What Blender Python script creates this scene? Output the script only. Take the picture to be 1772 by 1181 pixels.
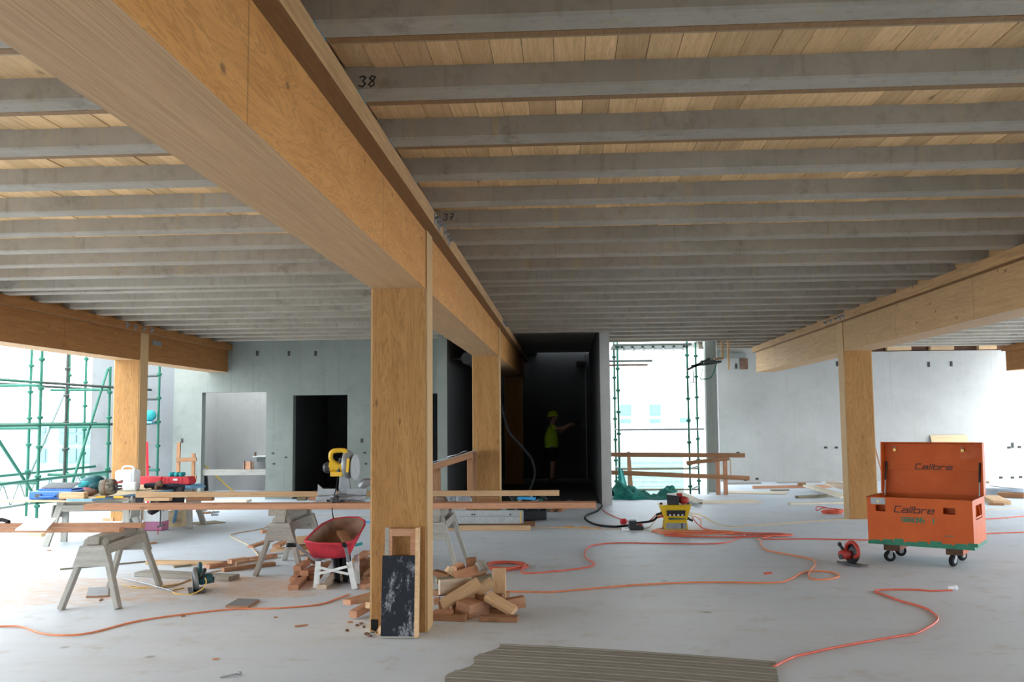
import bpy, math, random
from mathutils import Vector, Matrix
for _o in list(bpy.data.objects): bpy.data.objects.remove(_o)
random.seed(7)
SC = bpy.context.scene
COL = SC.collection

# ------------------------------------------------------------------ camera
F, PIT, YAW, ROL, EYE = 1600.0, .084, .058, .009, 1.65      # focal length in pixels of a 1772 x 1181 frame
cam = bpy.data.objects.new('camera', bpy.data.cameras.new('camera'))
COL.objects.link(cam)
cam.data.sensor_width = 36.0
cam.data.lens = F / 1772 * 36
cam.data.clip_start, cam.data.clip_end = .05, 500
cam.matrix_world = (Matrix.Translation((0, 0, EYE)) @ Matrix.Rotation(YAW, 4, 'Z') @ Matrix.Rotation(math.pi/2 + PIT, 4, 'X')
                    @ Matrix.Rotation(-ROL, 4, 'Z'))
SC.camera = cam
# ------------------------------------------------------------------ overcast sky and exposure
W = bpy.data.worlds.new('overcast_sky'); SC.world = W; W.use_nodes = True
_bg = W.node_tree.nodes['Background']
_bg.inputs['Color'].default_value = (.85, .945, 1.0, 1)
_bg.inputs['Strength'].default_value = 6.9
vs = SC.view_settings
vs.view_transform = 'Standard'; vs.look = 'None'; vs.gamma = 1.0; vs.use_curve_mapping = False
vs.exposure = 0.16

# ------------------------------------------------------------------ measuring helpers (survey of the photograph)
def _ray(px, py):
    u, v = (px-886)/F, (py-590.5)/F
    c, s = math.cos(ROL), math.sin(ROL); u, v = u*c-v*s, u*s+v*c
    c, s = math.cos(PIT), math.sin(PIT); Y, z = c+v*s, s-v*c
    c, s = math.cos(YAW), math.sin(YAW)
    return Vector((u*c-Y*s, u*s+Y*c, z))
def G(px, py, z=0.0):                       # point at height z
    d = _ray(px, py); return Vector((0, 0, EYE)) + d*((z-EYE)/d.z)
def AY(px, py, Y):                          # point at depth Y
    d = _ray(px, py); return Vector((0, 0, EYE)) + d*(Y/d.y)

# ------------------------------------------------------------------ mesh helpers
def frame(d, up=(0, 0, 1)):
    x = Vector(d).normalized(); u = Vector(up)
    if abs(x.dot(u.normalized())) > .98: u = Vector((0, 1, 0)) if abs(x.y) < .9 else Vector((1, 0, 0))
    y = u.cross(x).normalized(); z = x.cross(y).normalized()
    return x, y, z
class MB:
    def __init__(s): s.v, s.f, s.m = [], [], []
    def add(s, vs_, fs, mi=0):
        n = len(s.v); s.v += [Vector(a) for a in vs_]
        for f in fs: s.f.append([n+i for i in f]); s.m.append(mi)
        return s
    BOXF = [(0,3,2,1),(4,5,6,7),(0,1,5,4),(1,2,6,5),(2,3,7,6),(3,0,4,7)]
    def box(s, x0, x1, y0, y1, z0, z1, mi=0, mside=None):
        n = len(s.f)
        s.add([(x0,y0,z0),(x1,y0,z0),(x1,y1,z0),(x0,y1,z0),(x0,y0,z1),(x1,y0,z1),(x1,y1,z1),(x0,y1,z1)], s.BOXF, mi)
        if mside:                           # dict face index -> material slot (0 bottom 1 top 2 -y 3 +x 4 +y 5 -x)
            for k, w in mside.items(): s.m[n+k] = w
        return s
    def hexa(s, pts, mi=0): return s.add(pts, s.BOXF, mi)
    def bar(s, p0, p1, w, t, up=(0, 0, 1), mi=0, w1=None, t1=None):
        p0, p1 = Vector(p0), Vector(p1); x, y, z = frame(p1-p0, up)
        w1 = w if w1 is None else w1; t1 = t if t1 is None else t1
        a = [p0-y*w/2-z*t/2, p1-y*w1/2-z*t1/2, p1+y*w1/2-z*t1/2, p0+y*w/2-z*t/2]
        b = [p0-y*w/2+z*t/2, p1-y*w1/2+z*t1/2, p1+y*w1/2+z*t1/2, p0+y*w/2+z*t/2]
        return s.add(a+b, s.BOXF, mi)
    def tube(s, pts, r, n=8, mi=0, cap=True, r1=None):
        pts = [Vector(p) for p in pts]; N = len(pts); rings = []; up = Vector((0, 0, 1)); prev = None
        base = len(s.v)
        for i, p in enumerate(pts):
            d = (pts[min(i+1, N-1)]-pts[max(i-1, 0)])
            if d.length < 1e-9: d = Vector((1, 0, 0))
            d.normalize()
            if prev is None:
                x, y, z = frame(d)
            else:
                y = prev - d*prev.dot(d)
                y = y.normalized() if y.length > 1e-6 else frame(d)[1]
                z = d.cross(y)
            prev = y
            rr = r if not callable(r) else r(i/(N-1))
            for k in range(n):
                a = 2*math.pi*k/n
                s.v.append(p + y*(math.cos(a)*rr) + z*(math.sin(a)*rr))
        for i in range(N-1):
            for k in range(n):
                s.f.append([base+i*n+k, base+i*n+(k+1) % n, base+(i+1)*n+(k+1) % n, base+(i+1)*n+k]); s.m.append(mi)
        if cap:
            s.f.append([base+k for k in range(n)][::-1]); s.m.append(mi)
            s.f.append([base+(N-1)*n+k for k in range(n)]); s.m.append(mi)
        return s
    def cyl(s, p0, p1, r, n=12, mi=0): return s.tube([p0, p1], r, n, mi)
    def lathe(s, prof, org, axis=(0, 0, 1), n=16, mi=0, sx=1.0):
        x, y, z = frame(axis); org = Vector(org); base = len(s.v)
        for (r, h) in prof:
            for k in range(n):
                a = 2*math.pi*k/n; s.v.append(org + x*h + y*(r*math.cos(a)*sx) + z*(r*math.sin(a)))
        for i in range(len(prof)-1):
            for k in range(n):
                s.f.append([base+i*n+k, base+i*n+(k+1) % n, base+(i+1)*n+(k+1) % n, base+(i+1)*n+k]); s.m.append(mi)
        s.f.append([base+k for k in range(n)][::-1]); s.m.append(mi)
        s.f.append([base+(len(prof)-1)*n+k for k in range(n)]); s.m.append(mi)
        return s
    def prism(s, poly, vec, mi=0):
        poly = [Vector(p) for p in poly]; vec = Vector(vec); n = len(poly)
        b = len(s.v); s.v += poly + [p+vec for p in poly]
        s.f.append([b+i for i in range(n)][::-1]); s.m.append(mi)
        s.f.append([b+n+i for i in range(n)]); s.m.append(mi)
        for i in range(n):
            j = (i+1) % n; s.f.append([b+i, b+j, b+n+j, b+n+i]); s.m.append(mi)
        return s
    def ball(s, c, rx, ry=None, rz=None, n=10, mi=0, jit=0.0):
        ry = rx if ry is None else ry; rz = rx if rz is None else rz; c = Vector(c); b = len(s.v); m = n//2+1
        for i in range(m+1):
            th = math.pi*i/m
            for k in range(n):
                a = 2*math.pi*k/n; j = 1+random.uniform(-jit, jit) if 0 < i < m else 1
                s.v.append(c+Vector((rx*j*math.sin(th)*math.cos(a), ry*j*math.sin(th)*math.sin(a), rz*j*math.cos(th))))
        for i in range(m):
            for k in range(n):
                s.f.append([b+i*n+k, b+(i+1)*n+k, b+(i+1)*n+(k+1) % n, b+i*n+(k+1) % n]); s.m.append(mi)
        return s
    def grid(s, fn, nu, nv, mi=0):
        b = len(s.v)
        for i in range(nu+1):
            for j in range(nv+1): s.v.append(Vector(fn(i/nu, j/nv)))
        for i in range(nu):
            for j in range(nv):
                a = b+i*(nv+1)+j; s.f.append([a, a+nv+1, a+nv+2, a+1]); s.m.append(mi)
        return s
    def build(s, name, mats, parent=None, smooth=False, org=None, bevel=0, solid=0, sub=0, **kw):
        if not isinstance(mats, (list, tuple)): mats = [mats]
        if parent is not None: o0 = Vector(parent.get('_org', (0, 0, 0)))
        elif org is not None: o0 = Vector(org)
        else:
            xs = [v.x for v in s.v]; ys = [v.y for v in s.v]; zs = [v.z for v in s.v]
            o0 = Vector(((min(xs)+max(xs))/2, (min(ys)+max(ys))/2, min(zs)))
        me = bpy.data.meshes.new(name)
        me.from_pydata([tuple(v-o0) for v in s.v], [], s.f)
        for m in mats: me.materials.append(M[m] if isinstance(m, str) else m)
        me.polygons.foreach_set('material_index', s.m)
        if smooth: me.polygons.foreach_set('use_smooth', [True]*len(s.f))
        me.update()
        o = bpy.data.objects.new(name, me); COL.objects.link(o)
        if parent is not None: o.parent = parent
        else: o.location = o0
        o['_org'] = tuple(o0)
        if solid:
            md = o.modifiers.new('thickness', 'SOLIDIFY'); md.thickness = solid; md.offset = 0
        if bevel:
            md = o.modifiers.new('bevel', 'BEVEL'); md.width = bevel; md.segments = 2; md.limit_method = 'ANGLE'
        if sub:
            md = o.modifiers.new('sub', 'SUBSURF'); md.levels = md.render_levels = sub
        tag(o, **kw)
        return o
def tag(o, label=None, cat=None, group=None, kind=None):
    if label: o['label'] = label
    if cat: o['category'] = cat
    if group: o['group'] = group
    if kind: o['kind'] = kind
    return o
def thing(name, label, cat, loc=(0, 0, 0), group=None):
    o = bpy.data.objects.new(name, None); COL.objects.link(o); o.location = loc; o['_org'] = tuple(loc)
    o.empty_display_size = .1
    return tag(o, label, cat, group)
def dup(root, loc, rz=0, label=None, group=None, scale=None):
    r = root.copy(); COL.objects.link(r); r.location = loc; r.rotation_euler = (0, 0, rz)
    if scale: r.scale = scale
    if label: r['label'] = label
    if group: r['group'] = group
    for ch in list(root.children):
        c = ch.copy(); COL.objects.link(c); c.parent = r
        for g in ch.children:
            d = g.copy(); COL.objects.link(d); d.parent = c
    return r
_boardmesh = {}
def stick(name, p0, p1, w, t, mat, up=(0, 0, 1), parent=None, **kw):
    """one piece of sawn timber: mesh along local X, so the grain follows it"""
    p0, p1 = Vector(p0), Vector(p1); L = (p1-p0).length
    key = (round(L, 3), round(w, 4), round(t, 4), mat)
    me = _boardmesh.get(key)
    if me is None:
        b = MB(); c = min(.004, t*.12)
        prof = [(-w/2+c, -t/2), (w/2-c, -t/2), (w/2, -t/2+c), (w/2, t/2-c), (w/2-c, t/2), (-w/2+c, t/2), (-w/2, t/2-c), (-w/2, -t/2+c)]
        b.prism([(-L/2, y, z) for y, z in prof], (L, 0, 0))
        me = bpy.data.meshes.new(name); me.from_pydata([tuple(v) for v in b.v], [], b.f); me.materials.append(M[mat]); me.update()
        _boardmesh[key] = me
    o = bpy.data.objects.new(name, me); COL.objects.link(o)
    x, y, z = frame(p1-p0, up)
    mid = (p0+p1)/2
    if parent is not None:
        mid = mid - Vector(parent.get('_org', (0, 0, 0))); o.parent = parent
    o.matrix_local = Matrix(((x.x, y.x, z.x, mid.x), (x.y, y.y, z.y, mid.y), (x.z, y.z, z.z, mid.z), (0, 0, 0, 1)))
    tag(o, **kw)
    return o
def smoothpath(pts, k=6):
    P = [Vector(p) for p in pts]; out = []
    for i in range(len(P)-1):
        a, b, c, d = P[max(i-1, 0)], P[i], P[i+1], P[min(i+2, len(P)-1)]
        for j in range(k):
            t = j/k
            out.append(.5*((2*b)+(c-a)*t+(2*a-5*b+4*c-d)*t*t+(3*b-a-3*c+d)*t**3))
    out.append(P[-1]); return out

# ------------------------------------------------------------------ materials
M = {}
class NT:
    def __init__(s, name):
        m = bpy.data.materials.new(name); m.use_nodes = True; s.m = m; s.t = m.node_tree; s.b = s.t.nodes['Principled BSDF']; M[name] = m
        s.tc = s.t.nodes.new('ShaderNodeTexCoord'); s.oi = s.t.nodes.new('ShaderNodeObjectInfo')
    def link(s, a, b): s.t.links.new(a, b)
    def coord(s, scale=(1, 1, 1), rnd=True):
        mp = s.t.nodes.new('ShaderNodeMapping'); mp.inputs['Scale'].default_value = scale
        if rnd:
            a = s.t.nodes.new('ShaderNodeVectorMath'); a.operation = 'SCALE'; a.inputs[0].default_value = (7.3, 11.9, 5.1)
            s.link(s.oi.outputs['Random'], a.inputs['Scale'])
            b = s.t.nodes.new('ShaderNodeVectorMath'); b.operation = 'ADD'
            s.link(s.tc.outputs['Object'], b.inputs[0]); s.link(a.outputs[0], b.inputs[1]); s.link(b.outputs[0], mp.inputs['Vector'])
        else: s.link(s.tc.outputs['Object'], mp.inputs['Vector'])
        return mp.outputs[0]
    def noise(s, co, scale=5, det=4, rough=.6, dist=0):
        n = s.t.nodes.new('ShaderNodeTexNoise'); n.inputs['Scale'].default_value = scale; n.inputs['Detail'].default_value = det
        n.inputs['Roughness'].default_value = rough; n.inputs['Distortion'].default_value = dist
        s.link(co, n.inputs['Vector']); return n.outputs[0]
    def vor(s, co, scale):
        n = s.t.nodes.new('ShaderNodeTexVoronoi'); n.inputs['Scale'].default_value = scale; s.link(co, n.inputs['Vector']); return n.outputs['Distance']
    def ramp(s, x, stops):
        r = s.t.nodes.new('ShaderNodeValToRGB'); e = r.color_ramp.elements
        while len(e) < len(stops): e.new(.5)
        for i, (p, c) in enumerate(stops):
            e[i].position = p; e[i].color = (c, c, c, 1) if isinstance(c, (int, float)) else (*c, 1)
        s.link(x, r.inputs[0]); return r.outputs[0]
    def mix(s, f, a, b, mode='MIX'):
        n = s.t.nodes.new('ShaderNodeMix'); n.data_type = 'RGBA'; n.blend_type = mode
        for v, i in ((f, 0), (a, 6), (b, 7)):
            if isinstance(v, (int, float)): n.inputs[i].default_value = v if i == 0 else (v, v, v, 1)
            elif isinstance(v, tuple): n.inputs[i].default_value = (*v, 1)
            else: s.link(v, n.inputs[i])
        return n.outputs[2]
    def math(s, op, a, b=0.0):
        n = s.t.nodes.new('ShaderNodeMath'); n.operation = op
        for v, i in ((a, 0), (b, 1)):
            if isinstance(v, (int, float)): n.inputs[i].default_value = v
            else: s.link(v, n.inputs[i])
        return n.outputs[0]
    def sep(s, co):
        n = s.t.nodes.new('ShaderNodeSeparateXYZ'); s.link(co, n.inputs[0]); return n.outputs
    def bump(s, h, st=.3, d=.01):
        n = s.t.nodes.new('ShaderNodeBump'); n.inputs['Strength'].default_value = st; n.inputs['Distance'].default_value = d
        s.link(h, n.inputs['Height']); s.link(n.outputs[0], s.b.inputs['Normal'])
    def done(s, col, rough=.6, metal=0.0, spec=.4):
        if isinstance(col, tuple): s.b.inputs['Base Color'].default_value = (*col, 1)
        else: s.link(col, s.b.inputs['Base Color'])
        s.b.inputs['Roughness'].default_value = rough; s.b.inputs['Metallic'].default_value = metal
        s.b.inputs['Specular IOR Level'].default_value = spec
        return s.m
def plain(name, col, rough=.6, metal=0.0, var=.12, scale=12, spec=.4):
    n = NT(name); x = n.noise(n.coord(), scale, 4)
    c = n.mix(n.ramp(x, [(.3, 0.0), (.7, 1.0)]), tuple(a*(1-var) for a in col), tuple(min(1, a*(1+var)) for a in col))
    n.done(c, rough, metal, spec)
def wood(name, c1, c2, knot=(.16, .08, .035), axis='X', grain=1.0, knots=.5, rough=.7, rndv=.25, joint=None, kn=None, band=.38, nb=7.0, acr=9, lon=.55):
    n = NT(name); sc = {'X': (lon, acr, acr), 'Y': (acr, lon, acr), 'Z': (acr, acr, lon)}[axis]
    co = n.coord(sc); g = n.noise(co, 1.6*grain, 5, .62, 1.6)
    bands = n.math('FRACT', n.math('MULTIPLY', g, nb))
    bands = n.ramp(bands, [(0, .0), (.55, .35), (.85, 1.0), (1, 0.0)])
    c = n.mix(n.ramp(n.noise(co, 3.0*grain, 3), [(.3, 0.0), (.7, 1.0)]), c1, c2)
    c = n.mix(n.math('MULTIPLY', bands, band), c, tuple(a*.52 for a in c2))
    k = n.vor(n.coord(kn or {'X': (.42, 1, 1), 'Y': (1, .42, 1), 'Z': (1, 1, .42)}[axis]), 4.2)
    c = n.mix(n.math('MULTIPLY', n.ramp(k, [(.05, 1.0), (.11, 0.0)]), knots), c, knot)
    r = n.math('ADD', n.math('MULTIPLY', n.oi.outputs['Random'], rndv), 1-rndv*.6)
    c = n.mix(1.0, c, r, 'MULTIPLY')
    if joint:
        o = n.sep(n.tc.outputs['Object'])[{'X': 0, 'Y': 1, 'Z': 2}[axis]]
        fr = n.math('FRACT', n.math('DIVIDE', n.math('ADD', o, 50.3), joint))
        c = n.mix(n.ramp(fr, [(0, .75), (.006, 0.0)]), c, (.09, .05, .02))
    n.bump(g, .15, .004); n.done(c, rough, 0, .3)
def concrete(name, c1, c2, stain=(.2, .19, .16), st=.5, drip=None, rough=.8, scale=1.0, soft=1.0, spec=.3):
    n = NT(name); co = n.coord((1, 1, 1))
    a = n.noise(co, .55*scale, 5, .65); b = n.noise(co, 6*scale, 5, .7)
    c = n.mix(n.ramp(a, [(.32, 0.0), (.68, 1.0)]), c1, c2)
    c = n.mix(n.math('MULTIPLY', n.ramp(b, [(.25, 1.0), (.5, 0.0)]), .35*soft), c, stain)
    c = n.mix(n.math('MULTIPLY', n.ramp(n.noise(co, 1.3*scale, 6, .75), [(.30, 1.0), (.42, 0.0)]), st), c, stain)
    if drip:
        d = n.noise(n.coord((7, 7, .12)), 1.3, 3, .6)
        c = n.mix(n.math('MULTIPLY', n.ramp(d, [(.60, 0.0), (.72, 1.0)]), .45), c, drip)
        d2 = n.noise(n.coord((16, 16, .2)), 1.3, 2, .5)
        c = n.mix(n.math('MULTIPLY', n.ramp(d2, [(.62, 0.0), (.72, 1.0)]), .25), c, stain)
    n.bump(b, .12, .006); n.done(c, rough, 0, spec)
# ---- floor: pale power-floated slab with drifts of sawdust and scuffs
def _floor():
    n = NT('concrete_floor'); co = n.coord((1, 1, 1), False)
    a = n.noise(co, .35, 5, .6); b = n.noise(co, 3.0, 6, .7); st = n.noise(n.coord((.25, 1.2, 1), False), 1.6, 5, .65)
    c = n.mix(n.ramp(a, [(.3, 0.0), (.7, 1.0)]), (.585, .65, .735), (.72, .77, .84))
    c = n.mix(n.math('MULTIPLY', n.ramp(st, [(.52, 0.0), (.72, 1.0)]), .35), c, (.56, .555, .54))
    c = n.mix(n.math('MULTIPLY', n.ramp(b, [(.55, 0.0), (.70, 1.0)]), .5), c, (.47, .43, .38))
    c = n.mix(n.math('MULTIPLY', n.ramp(n.noise(n.coord((.5, 1.6, 1), False), 4.5, 8, .8), [(.575, 0.0), (.68, 1.0)]), .42), c, (.40, .35, .29))
    spot = n.vor(co, 1.15)
    c = n.mix(n.math('MULTIPLY', n.ramp(spot, [(.02, 1.0), (.06, 0.0)]), .6), c, (.2, .17, .13))
    # sawdust lies round the saw benches
    x, y, z = n.sep(n.tc.outputs['Object'])
    def blob(cx, cy, rx, ry):
        dx = n.math('DIVIDE', n.math('SUBTRACT', x, cx), rx); dy = n.math('DIVIDE', n.math('SUBTRACT', y, cy), ry)
        d = n.math('ADD', n.math('MULTIPLY', dx, dx), n.math('MULTIPLY', dy, dy))
        return n.math('MAXIMUM', n.math('SUBTRACT', 1.0, d), 0.0)
    m = n.math('MAXIMUM', blob(-5.2, 9.0, 2.2, 1.2), n.math('MAXIMUM', blob(-3.0, 9.2, 1.0, .8), blob(-3.6, 9.4, 1.2, .7)))
    dn = n.noise(n.coord((1, 2.2, 1), False), 2.2, 7, .72)
    k = n.ramp(n.math('ADD', n.math('MULTIPLY', m, .42), dn), [(.66, 0.0), (.80, 1.0)])
    k = n.math('MULTIPLY', k, n.ramp(n.noise(n.coord((1, 3.5, 1), False), 5.5, 6, .75), [(.38, .15), (.62, 1.0)]))
    c = n.mix(n.math('MULTIPLY', k, .85), c, (.66, .40, .21))
    n.bump(b, .08, .004); n.done(c, .55, 0, .35)
_floor()
concrete('concrete_wall', (.205, .225, .205), (.28, .295, .27), (.125, .135, .115), .35, drip=(.22, .21, .145), soft=.5)
concrete('concrete_wall_light', (.40, .385, .37), (.50, .485, .465), (.30, .285, .255), .30, drip=(.40, .37, .31), soft=.4)
concrete('concrete_shaded', (.055, .055, .057), (.08, .08, .083), (.035, .035, .035), .2, soft=.4)  # shade of the unlit corridor and store put into the concrete colour
concrete('concrete_rib', (.295, .255, .205), (.395, .345, .285), (.15, .125, .095), .6, drip=(.44, .33, .16), scale=1.6)
concrete('concrete_outside', (.165, .17, .175), (.20, .205, .21), (.12, .12, .12), .3)
concrete('slab', (.38, .36, .33), (.44, .42, .39))
concrete('ground_outside', (.55, .55, .52), (.62, .62, .6))
wood('lvl_face_y', (.64, .305, .095), (.55, .24, .065), axis='Y', knots=.75, grain=.6, rndv=.08, joint=2.44, kn=(.02, .7, 1.2), band=.5, nb=10.0, acr=4.5, lon=.9)
wood('lvl_face_z', (.47, .245, .085), (.38, .18, .055), axis='Z', knots=.85, grain=.62, rndv=.08, kn=(1.7, .02, .62), band=.6, nb=10.0, acr=6.5, lon=.7)
wood('lvl_edge_y', (.60, .365, .185), (.43, .245, .115), axis='Y', knots=.0, grain=1.6, rndv=.06, acr=26, lon=.16, band=.5)
wood('lvl_edge_z', (.62, .41, .21), (.52, .32, .15), axis='Z', knots=.0, grain=3.0, rndv=.06)
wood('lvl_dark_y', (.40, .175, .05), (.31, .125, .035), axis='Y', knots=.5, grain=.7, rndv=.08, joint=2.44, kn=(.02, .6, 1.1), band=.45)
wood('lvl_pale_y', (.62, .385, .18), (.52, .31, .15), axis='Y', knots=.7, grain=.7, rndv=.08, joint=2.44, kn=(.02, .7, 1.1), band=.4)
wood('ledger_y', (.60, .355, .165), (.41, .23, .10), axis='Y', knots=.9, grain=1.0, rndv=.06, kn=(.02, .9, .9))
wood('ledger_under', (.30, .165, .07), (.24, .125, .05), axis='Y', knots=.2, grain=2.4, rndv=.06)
wood('plank_y', (.84, .555, .295), (.71, .44, .205), axis='Y', knots=.8, grain=1.1, rndv=.38)
wood('timber_brown_x', (.42, .30, .18), (.34, .23, .13), knots=.3)
wood('pine', (.60, .315, .19), (.49, .235, .13), knots=.6)
wood('pine_pale', (.72, .49, .29), (.60, .37, .2), knots=.5)
wood('pine_brown', (.40, .205, .105), (.29, .135, .065), knots=.4)
wood('pine_white', (.74, .60, .47), (.62, .47, .35), knots=.3)
wood('timber_grey', (.40, .37, .32), (.31, .28, .24), knots=.3, rndv=.15)
wood('timber_weathered', (.46, .44, .40), (.36, .34, .30), knots=.2, rndv=.12)
wood('timber_olive', (.34, .30, .20), (.25, .215, .14), knots=.2)
wood('plywood', (.70, .55, .35), (.60, .45, .27), knots=.5, grain=.6)
wood('ply_pale', (.80, .72, .60), (.72, .63, .5), knots=.3, grain=.6)
plain('white_board', (.86, .87, .88), .35)
plain('steel_grey', (.30, .31, .33), .45, .6)
plain('galv', (.30, .315, .33), .5, .4)
plain('aluminium', (.44, .46, .47), .45, .4)
plain('black_rubber', (.016, .016, .018), .85, spec=.15)
plain('black_plastic', (.025, .026, .03), .45)
plain('dark_steel', (.07, .07, .075), .5, .5)
plain('scaffold_green', (.010, .115, .075), .5)
plain('scaffold_dark', (.04, .05, .042), .55, .2)
plain('scaffold_pale', (.15, .20, .19), .5, .1)
plain('teal', (.02, .30, .32), .7, var=.3)
plain('teal_dark', (.012, .09, .10), .6, var=.3)
plain('makita_teal', (.015, .085, .105), .45)
plain('red_case', (.60, .03, .045), .45)
plain('red_tool', (.40, .035, .025), .45)
plain('barrow_red', (.52, .03, .05), .55, var=.35, scale=5)
plain('barrow_inside', (.26, .16, .115), .8, var=.35, scale=6)
plain('barrow_grey', (.28, .28, .30), .5, .3)
plain('barrow_pale', (.60, .61, .60), .6, var=.2, scale=8)
plain('blue_case', (.035, .15, .52), .45)
plain('blue_paint', (.16, .34, .52), .6)
plain('blue_bright', (.05, .40, .80), .5)
plain('camo', (.17, .145, .11), .9, var=.75, scale=22)
plain('cloth_dark', (.03, .028, .045), .9, var=.4)
plain('cloth_black', (.016, .012, .014), .9, var=.3)
plain('leather_brown', (.17, .09, .06), .7, var=.3)
plain('grey_glove', (.30, .31, .33), .9, var=.4, scale=20)
plain('yellow_plastic', (.70, .42, .02), .45)
plain('yellow_box', (.66, .44, .015), .5)
plain('yellow_cord', (.72, .45, .10), .5)
plain('orange_cord', (.74, .23, .10), .5)
plain('red_cord', (.68, .12, .07), .5)
plain('tan_cord', (.60, .45, .29), .6)
plain('orange_strap', (.75, .38, .10), .7)
plain('red_chip', (.70, .06, .02), .5)
plain('hivis', (.48, .72, .02), .7)
plain('hat_lime', (.62, .72, .02), .35)
plain('skin', (.42, .24, .16), .6)
plain('shorts_black', (.014, .014, .018), .9)
plain('boot', (.05, .04, .03), .8)
plain('net_green', (.006, .15, .12), .85, var=.3, scale=20)
plain('paper', (.78, .79, .86), .8, var=.05)
plain('rust', (.10, .045, .025), .8, var=.3)
plain('socket_dark', (.06, .055, .05), .8)
plain('marker_black', (.03, .028, .028), .8)
plain('green_paint', (.02, .17, .10), .55, var=.25)
plain('text_brown', (.085, .025, .018), .6)
plain('brass', (.55, .38, .12), .4, .7)
plain('facade_white', (.82, .83, .82), .7)
plain('facade_cyan', (.12, .225, .24), .5, var=.05)
plain('facade_cyan_wall', (.20, .30, .315), .6, var=.05)
plain('window_glass', (.22, .40, .44), .15, var=.05)
plain('hill_blue', (.35, .48, .60), .9)
plain('pipe_grey', (.09, .09, .095), .7)
plain('tape_blue', (.04, .24, .36), .6)
def _orange():
    n = NT('box_orange'); co = n.coord()
    c = n.mix(n.ramp(n.noise(co, 3, 4), [(.3, 0.0), (.7, 1.0)]), (.50, .082, .010), (.57, .108, .016))
    c = n.mix(n.math('MULTIPLY', n.ramp(n.noise(co, 2.2, 6, .75), [(.60, 0.0), (.75, 1.0)]), .35), c, (.62, .22, .12))
    n.done(c, .5, 0, .22)
_orange()
def _formply():
    n = NT('form_black'); co = n.coord((1, 1, 1), False)
    k = n.ramp(n.noise(n.coord((7, 7, 3.4), False), 1.5, 8, .8), [(.53, 0.0), (.68, 1.0)])
    c = n.mix(n.math('MULTIPLY', k, .75), (.022, .024, .032), (.62, .64, .68))
    n.done(c, .7, 0, .15)
_formply()
def _sheet():
    n = NT('decking_grey'); co = n.coord((1, 6, 6), False)
    c = n.mix(n.ramp(n.noise(co, 2, 5), [(.3, 0.0), (.7, 1.0)]), (.25, .235, .205), (.30, .28, .25))
    n.done(c, .85, 0, .15)
_sheet()
def _clear(name, tint, transp, rough=.4):
    n = NT(name); n.done(tint, rough, 0, .4)
    t = n.t.nodes.new('ShaderNodeBsdfTransparent'); t.inputs[0].default_value = (1, 1, 1, 1)
    mx = n.t.nodes.new('ShaderNodeMixShader'); mx.inputs[0].default_value = 1-transp
    out = n.t.nodes['Material Output']
    n.link(t.outputs[0], mx.inputs[1]); n.link(n.b.outputs[0], mx.inputs[2]); n.link(mx.outputs[0], out.inputs['Surface'])
    return n
_clear('jug_plastic', (.86, .87, .90), .25)
_clear('debris_net', (.10, .60, .56), .22, .9)
plain('pink_liquid', (.48, .17, .30), .2, var=.05)
plain('white_plastic', (.80, .82, .84), .45, var=.05)

# ================================================================== STRUCTURE
ZS, ZL, ZT, ZP = 2.70, 3.17, 3.29, 3.41         # beam soffit, ledger underside, rib underside, plank underside
X0, BW, XL, XR, XF = -1.117, .423, -7.23, 4.52, 10.6
D1, D2, D3 = 7.29, 15.28, 23.3
LED = .098
WY = 19.4                                        # concrete wall at the back left
CY = 17.8                                        # ends of the two corridor walls
b = MB()
b.box(-9.6, 14.5, -12, 19.6, -.3, 0); b.box(-9.6, .84, 19.6, 26, -.3, 0); b.box(3.3, 14.5, 19.6, 24.4, -.3, 0); b.box(3.1, 3.3, 19.6, 20.75, -.3, 0); b.box(.84, 3.1, 19.6, 20.25, -.3, 0)
b.build('floor', 'concrete_floor', org=(0, 0, 0), kind='structure', label='pale grey power-floated concrete floor slab with sawdust')
b = MB(); b.box(-120, 120, -60, 160, -1.6, -1.5)
b.build('ground', 'ground_outside', kind='structure', label='pale ground outside the building')

# ---- ceiling: topping slab, concrete ribs, timber infill planks
b = MB()
b.box(-7.66, 11.4, -10, 17.8, 3.45, 3.7)
b.box(-7.66, -6.2, 17.8, 19.6, 3.45, 3.7); b.box(-6.2, -2.28, 17.8, 23.2, 3.45, 3.7); b.box(-2.28, .84, 17.8, 25.32, 3.45, 3.7)
b.box(.84, 3.1, 17.8, 20.4, 3.45, 3.7); b.box(3.1, 11.4, 17.8, 24.3, 3.45, 3.7)
ceil = b.build('ceiling', 'slab', org=(0, 0, 0), kind='structure', label='ribbed ceiling of concrete joists with timber infill planks')
ribs = [-9.12, -8.31, -7.5, -6.69, -5.88, -5.07, -4.26, -3.45, -2.64, -1.83, -1.02, -.21, .59, 1.40, 2.20, 3.0, 3.81, 4.62, 5.42, 6.25, 7.05, 7.83, 8.62, 9.40, 10.2, 11.05, 11.43, 12.21, 13.0, 13.78, 14.57, 15.38, 16.2, 17.0, 17.75]
ribs_back = [18.6, 19.42, 20.2]
RW = .165
_rm = {}
def rib(xa, xb, yf):
    key = (round(xa, 2), round(xb, 2))
    if key not in _rm:
        m = MB(); c = .012; L = xb-xa
        m.prism([(0, -RW, ZP+.05-ZT), (0, -RW, c), (0, -RW+c, 0), (0, -c, 0), (0, 0, c), (0, 0, ZP+.05-ZT)], (L, 0, 0))
        o = m.build('rib', 'concrete_rib', parent=ceil); _rm[key] = o.data
    else:
        o = bpy.data.objects.new('rib', _rm[key]); COL.objects.link(o); o.parent = ceil
    o.location = (xa, yf, ZT)
for y in ribs:
    rib(XL-.02, X0-BW+.02, y); rib(X0-.02, XR+.02, y); rib(XR+BW-.02, XF+.02, y)
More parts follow.
